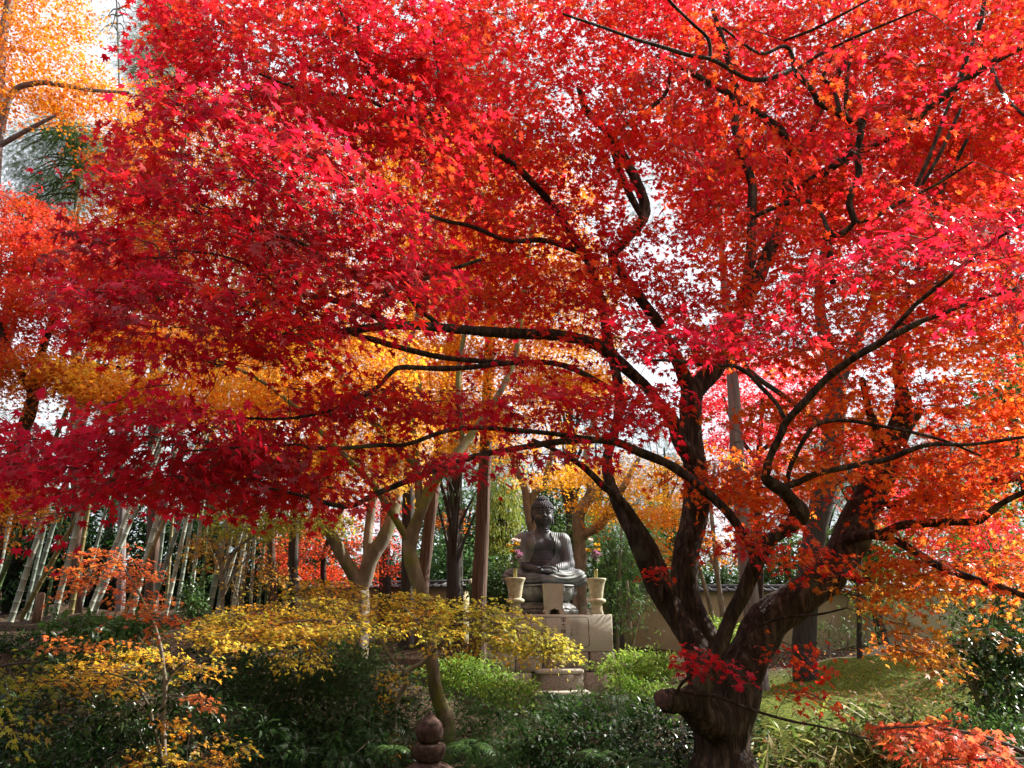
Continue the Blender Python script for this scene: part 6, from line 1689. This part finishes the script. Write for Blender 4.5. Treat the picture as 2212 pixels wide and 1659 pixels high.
# ferns
def fern(label, px, py, Y, R, cols, n=11):
    c = P(px, py, Y)
    root = thing("fern", label, "fern", (c[0], c[1], c[2] - .05), 0, "ferns in the undergrowth")
    pos = []; tip = []; nor = []; sz = []
    mb = MB()
    for i in range(n):
        a = i * 2 * math.pi / n + rng.normal(0, .2); L = R * rng.uniform(.7, 1.15)
        u = np.linspace(0, 1, 14)[:, None]
        hd = np.array([math.cos(a), math.sin(a), 0])
        q = c + hd * L * u + np.array([0, 0, 1.0]) * L * (1.1 * u - 1.15 * u ** 2)
        mb.tube(q[::3], .003, 4, 1)
        tg = nrm(np.gradient(q, axis=0)); sd = nrm(np.cross(tg, (0, 0, 1.0)))
        for s in (-1, 1):
            pos.append(q[1:]); tip.append(sd[1:] * s + tg[1:] * .45 + (0, 0, -.1)); nor.append(np.cross(tg[1:], sd[1:]) * -1 + rng.normal(0, .15, (13, 3)))
            sz.append(R * .34 * np.sin(np.clip(u[1:, 0] * .9 + .12, 0, 1) * math.pi) ** .8 + .01)
    mb.build("ribs", M['stem'], root)
    pos = np.concatenate(pos)
    leaves("fronds", pos, np.concatenate(tip), np.concatenate(nor), np.concatenate(sz), palette(len(pos), cols, np.ones(len(cols)), .15), blade(.3, .02, .15), M['green_leaf'], root)


FG = [(.025, .065, .014), (.04, .095, .018), (.018, .04, .012)]
for lab, x, y, Y, R in (("fern just right of the leaning mossy trunk's foot", 1040, 1545, 8.9, .26), ("large fern in half shade right of the stone finial", 1010, 1625, 7.0, .27),
                        ("fern under the sunlit shrubs, midway to the plinth", 1150, 1565, 8.8, .25), ("fern left of the leaning mossy trunk's foot", 870, 1520, 9.3, .24),
                        ("small fern directly beside the stone finial's left", 850, 1625, 6.9, .18), ("fern in the dark hollow at the bottom centre-right", 1290, 1640, 7.0, .22),
                        ("fern at the big trunk's left foot, at the bottom edge", 1400, 1655, 6.6, .2), ("pale fern below the offering stone's base slab", 1195, 1515, 9.8, .26)):
    fern(lab, x, y, Y, R, FG)

# dwarf bamboo grass on the right of the trunk, and low ground cover in the hollow: uncountable
def scatter(name, label, cat, polys, n, size, cols, w, tm, mat, hgt, up=.8, kind='stuff', tilt=.5):
    pos = []
    for poly in polys:
        poly = np.asarray(poly, float)
        q = rng.uniform(poly.min(0), poly.max(0), (n * 4, 2)); q = q[inpoly(q, poly)][:n]
        pos.append(q)
    q = np.concatenate(pos); k = len(q)
    p = np.column_stack([q, gz(q[:, 0], q[:, 1]) + rng.uniform(hgt[0], hgt[1], k)])
    tip = rng.normal(0, 1, (k, 3)) * (1, 1, .35) + (0, 0, up)
    nor = rng.normal(0, tilt, (k, 3)) + (0, 0, 1)
    o = leaves(name, p, tip, nor, size * rng.uniform(.6, 1.4, k), palette(k, cols, w, .2), tm, M[mat], None)
    setp(o, label, cat, None, kind)
    return o


scatter("bamboo_grass", "dense dwarf bamboo grass, half sunlit, right of the big trunk", "grass", [[(2.2, 6.0), (5.2, 6.2), (5.6, 8.6), (3.6, 9.6), (1.9, 8.8)]], 5200, .17,
        [(.12, .18, .03), (.22, .25, .06), (.06, .11, .02), (.30, .27, .10)], [3, 3, 3, 1], LANCE, 'green_leaf', (-.03, .34), up=.5)
scatter("grass_stems", "upright thin grass stalks in the bamboo grass", "grass", [[(2.0, 5.8), (5.2, 6.2), (5.4, 8.4), (3.4, 9.0), (1.8, 8.6)]], 1500, .42,
        [(.20, .17, .08), (.14, .16, .05)], [2, 2], GRASS, 'green_leaf', (-.05, .05), up=2.6)
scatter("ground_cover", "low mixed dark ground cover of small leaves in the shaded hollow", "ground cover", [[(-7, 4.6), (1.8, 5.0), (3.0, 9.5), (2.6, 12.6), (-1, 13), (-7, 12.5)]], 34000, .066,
        DK_SHADE + [(.03, .05, .01)], [3, 3, 3, 2, .6], OVAL, 'green_leaf', (-.02, .30), up=.3)
scatter("bank_plants", "low leafy plants on the mossy bank beneath the wall", "ground cover", [[(-9, 13.5), (-3, 13.5), (-3, 17), (-9, 17)], [(2.4, 14), (9, 15.5), (9.5, 20), (3, 20)], [(-2.5, 13), (0, 13), (-.5, 17), (-3, 17)]], 650, .085,
        [(.04, .08, .02), (.08, .14, .03), (.03, .05, .015)], [2, 2, 2], OVAL, 'green_leaf', (-.01, .14), up=.4)
scatter("fallen_leaves", "scatter of fallen brown and orange leaves on the soil", "fallen leaves", [[(-9, 11), (9, 9), (10, 20), (-9, 20)], [(1.5, 6), (6, 6), (9, 12), (3, 12)]], 3800, .04,
        [(.22, .10, .04), (.32, .15, .05), (.14, .07, .04), (.40, .10, .03)], [3, 2, 3, 1], T5, 'leaf', (.004, .02), up=0, tilt=.25)
_n = 9000
_q = np.column_stack([rng.uniform(2.8, 9, _n), rng.uniform(8.5, 14.5, _n)])
_p = np.column_stack([_q, gz(_q[:, 0], _q[:, 1]) + .0 + rng.uniform(-.01, .03, _n)])
o = leaves("moss_tufts", _p, rng.normal(0, .6, (_n, 3)) + (0, 0, .8), rng.normal(0, 1, (_n, 3)), rng.uniform(.015, .045, _n), palette(_n, [(.11, .12, .012), (.17, .165, .02), (.06, .075, .010)], [2, 2, 2], .15), DIAM, M['green_leaf'], None)
setp(o, "soft yellow-green moss tufts covering the mound on the right", "moss", None, 'stuff')

# ------------------------------------------------------------------ greenery beyond the wall
def bigtree(name, label, px, py, Y, rad, n, per, size, cols, w, tm=OVAL, clump=.4, group="trees beyond the garden wall", droopy=.25, upn=.7, bark='dark_bark', shell=.45):
    c = P(px, py, Y); g = float(gz(c[0], c[1]))
    root = thing(name, label, "tree", (c[0], c[1], g), 0, group)
    o, cc = clumps(c, rad, n, per, size, cols, w, tm, M['green_leaf'], root, name="crown", clump=clump, shell=shell, upn=upn, droopy=droopy)
    mb = MB()
    r0 = .05 + .055 * min(rad[0], 3)
    top = c + (0, 0, rad[2] * .5)
    mb.tube([(c[0] + .1, c[1], g - .2), (c[0] - .05, c[1], g * .5 + c[2] * .5), c, top], [r0 * 1.2, r0, r0 * .7, r0 * .2], 12, 5, .08)
    mb.build("trunk", M[bark], root)
    sel = cc[:: max(1, len(cc) // 14)]
    st_ = np.array([c * (1 - k) + np.array([c[0], c[1], g]) * k for k in rng.uniform(-.1, .6, len(sel))])
    u = np.linspace(0, 1, 4)[None, :, None]; PP = st_[:, None] * (1 - u) + sel[:, None] * u; PP[:, 1:3, 2] += .1
    mb = MB(); V, Q = multi_tubes(PP, np.broadcast_to(np.linspace(r0 * .45, .01, 4), (len(sel), 4)), 5); mb.add(V, Q=Q); mb.build("limbs", M[bark], root)
    return root


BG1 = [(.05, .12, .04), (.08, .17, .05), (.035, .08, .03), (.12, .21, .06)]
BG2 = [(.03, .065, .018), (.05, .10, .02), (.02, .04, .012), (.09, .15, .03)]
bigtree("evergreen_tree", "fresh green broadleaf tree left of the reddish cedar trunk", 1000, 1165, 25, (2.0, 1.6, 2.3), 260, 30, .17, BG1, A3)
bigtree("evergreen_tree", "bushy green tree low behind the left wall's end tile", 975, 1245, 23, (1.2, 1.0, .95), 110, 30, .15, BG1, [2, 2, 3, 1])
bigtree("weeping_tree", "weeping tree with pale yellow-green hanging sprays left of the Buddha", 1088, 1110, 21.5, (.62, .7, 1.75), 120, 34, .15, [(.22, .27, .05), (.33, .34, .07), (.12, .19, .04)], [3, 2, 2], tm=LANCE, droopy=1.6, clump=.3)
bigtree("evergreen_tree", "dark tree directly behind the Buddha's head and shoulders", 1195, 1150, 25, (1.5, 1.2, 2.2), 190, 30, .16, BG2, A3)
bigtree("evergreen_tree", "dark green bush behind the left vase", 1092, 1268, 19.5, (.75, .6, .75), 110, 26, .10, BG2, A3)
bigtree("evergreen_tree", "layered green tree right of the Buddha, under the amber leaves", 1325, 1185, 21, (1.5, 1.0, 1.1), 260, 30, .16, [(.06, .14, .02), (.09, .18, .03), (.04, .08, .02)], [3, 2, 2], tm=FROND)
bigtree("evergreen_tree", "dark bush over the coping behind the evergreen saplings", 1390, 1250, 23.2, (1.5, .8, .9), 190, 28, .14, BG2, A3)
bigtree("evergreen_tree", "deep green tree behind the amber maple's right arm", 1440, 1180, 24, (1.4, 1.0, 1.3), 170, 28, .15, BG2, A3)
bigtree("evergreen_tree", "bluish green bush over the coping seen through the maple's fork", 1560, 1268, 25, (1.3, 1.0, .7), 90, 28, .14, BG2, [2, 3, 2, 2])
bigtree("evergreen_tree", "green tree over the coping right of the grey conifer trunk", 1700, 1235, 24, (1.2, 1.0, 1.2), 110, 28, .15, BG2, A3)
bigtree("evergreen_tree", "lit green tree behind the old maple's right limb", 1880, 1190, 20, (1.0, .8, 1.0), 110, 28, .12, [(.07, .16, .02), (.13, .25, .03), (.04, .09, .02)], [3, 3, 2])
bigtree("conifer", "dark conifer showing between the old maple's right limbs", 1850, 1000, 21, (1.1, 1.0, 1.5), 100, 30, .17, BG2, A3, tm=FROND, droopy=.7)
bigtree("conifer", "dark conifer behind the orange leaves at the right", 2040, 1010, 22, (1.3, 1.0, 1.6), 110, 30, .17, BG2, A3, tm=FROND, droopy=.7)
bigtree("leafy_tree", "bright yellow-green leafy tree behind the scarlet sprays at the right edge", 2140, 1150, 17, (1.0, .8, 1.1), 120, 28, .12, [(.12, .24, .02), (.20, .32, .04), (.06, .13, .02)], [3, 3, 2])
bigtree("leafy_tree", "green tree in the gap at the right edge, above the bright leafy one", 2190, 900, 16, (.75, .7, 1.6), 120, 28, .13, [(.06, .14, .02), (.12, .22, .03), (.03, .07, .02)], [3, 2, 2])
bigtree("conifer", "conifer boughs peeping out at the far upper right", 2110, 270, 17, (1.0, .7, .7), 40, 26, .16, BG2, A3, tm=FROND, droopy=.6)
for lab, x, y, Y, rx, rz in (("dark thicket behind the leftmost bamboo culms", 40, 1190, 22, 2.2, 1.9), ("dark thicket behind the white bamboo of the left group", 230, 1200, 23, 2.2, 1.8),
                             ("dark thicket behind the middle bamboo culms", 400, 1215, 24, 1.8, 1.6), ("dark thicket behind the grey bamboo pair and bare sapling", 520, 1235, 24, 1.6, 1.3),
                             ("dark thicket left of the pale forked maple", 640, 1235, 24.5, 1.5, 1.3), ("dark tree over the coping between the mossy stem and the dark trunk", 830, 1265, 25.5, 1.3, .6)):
    bigtree("thicket", lab, x, y, Y, (rx, 1.0, rz * 1.3), int(140 * rx), 28, .15, DK_SHADE, A3, group="dark thicket behind the bamboo")
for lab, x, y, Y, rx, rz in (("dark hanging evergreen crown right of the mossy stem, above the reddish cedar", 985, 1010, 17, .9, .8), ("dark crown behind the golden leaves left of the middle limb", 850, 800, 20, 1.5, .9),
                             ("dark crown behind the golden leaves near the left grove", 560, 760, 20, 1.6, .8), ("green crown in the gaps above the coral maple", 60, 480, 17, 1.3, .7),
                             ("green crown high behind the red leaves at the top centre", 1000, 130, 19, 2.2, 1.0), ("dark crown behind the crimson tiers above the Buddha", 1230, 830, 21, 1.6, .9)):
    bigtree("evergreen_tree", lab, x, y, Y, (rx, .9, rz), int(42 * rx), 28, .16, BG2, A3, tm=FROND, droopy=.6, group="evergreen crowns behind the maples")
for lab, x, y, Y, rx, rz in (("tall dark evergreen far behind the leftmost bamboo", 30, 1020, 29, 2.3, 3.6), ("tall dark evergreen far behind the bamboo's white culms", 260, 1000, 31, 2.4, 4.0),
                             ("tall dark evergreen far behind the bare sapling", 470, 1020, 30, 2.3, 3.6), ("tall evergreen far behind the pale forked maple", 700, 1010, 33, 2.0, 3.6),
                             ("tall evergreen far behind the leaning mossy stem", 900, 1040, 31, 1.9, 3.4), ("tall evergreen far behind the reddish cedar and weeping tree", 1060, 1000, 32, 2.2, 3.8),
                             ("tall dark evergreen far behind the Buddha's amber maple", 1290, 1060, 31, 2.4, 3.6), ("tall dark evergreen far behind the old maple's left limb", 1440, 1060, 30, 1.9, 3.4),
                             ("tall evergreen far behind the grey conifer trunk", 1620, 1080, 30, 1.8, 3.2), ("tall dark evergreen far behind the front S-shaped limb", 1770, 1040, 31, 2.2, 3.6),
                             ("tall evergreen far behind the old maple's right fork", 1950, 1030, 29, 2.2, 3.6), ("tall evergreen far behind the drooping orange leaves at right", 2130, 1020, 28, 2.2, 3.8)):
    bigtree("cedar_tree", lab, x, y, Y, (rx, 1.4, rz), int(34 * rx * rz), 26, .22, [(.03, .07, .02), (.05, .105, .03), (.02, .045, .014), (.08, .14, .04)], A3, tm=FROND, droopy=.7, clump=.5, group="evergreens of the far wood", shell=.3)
# distant woodland seen only as a band low behind everything
_k = 26000
_x = rng.uniform(-48, 48, _k); _y = rng.uniform(38, 46, _k)
_h = 3.6 + 1.6 * np.sin(_x * .35) + 1.0 * np.sin(_x * .9 + 2) + .6 * np.sin(_x * 2.1)
_z = gz(_x, _y) + rng.uniform(0, 1, _k) ** .8 * _h
o = leaves("distant_woodland", np.column_stack([_x, _y, _z]), rng.normal(0, 1, (_k, 3)), rng.normal(0, .6, (_k, 3)) + (0, -.3, .8), rng.uniform(.2, .42, _k), palette(_k, [(.06, .11, .05), (.10, .16, .07), (.04, .075, .035)], [2, 2, 2]), OVAL, M['green_leaf'], None)
setp(o, "hazy green band of distant woodland behind the wall", "woodland", None, 'stuff')
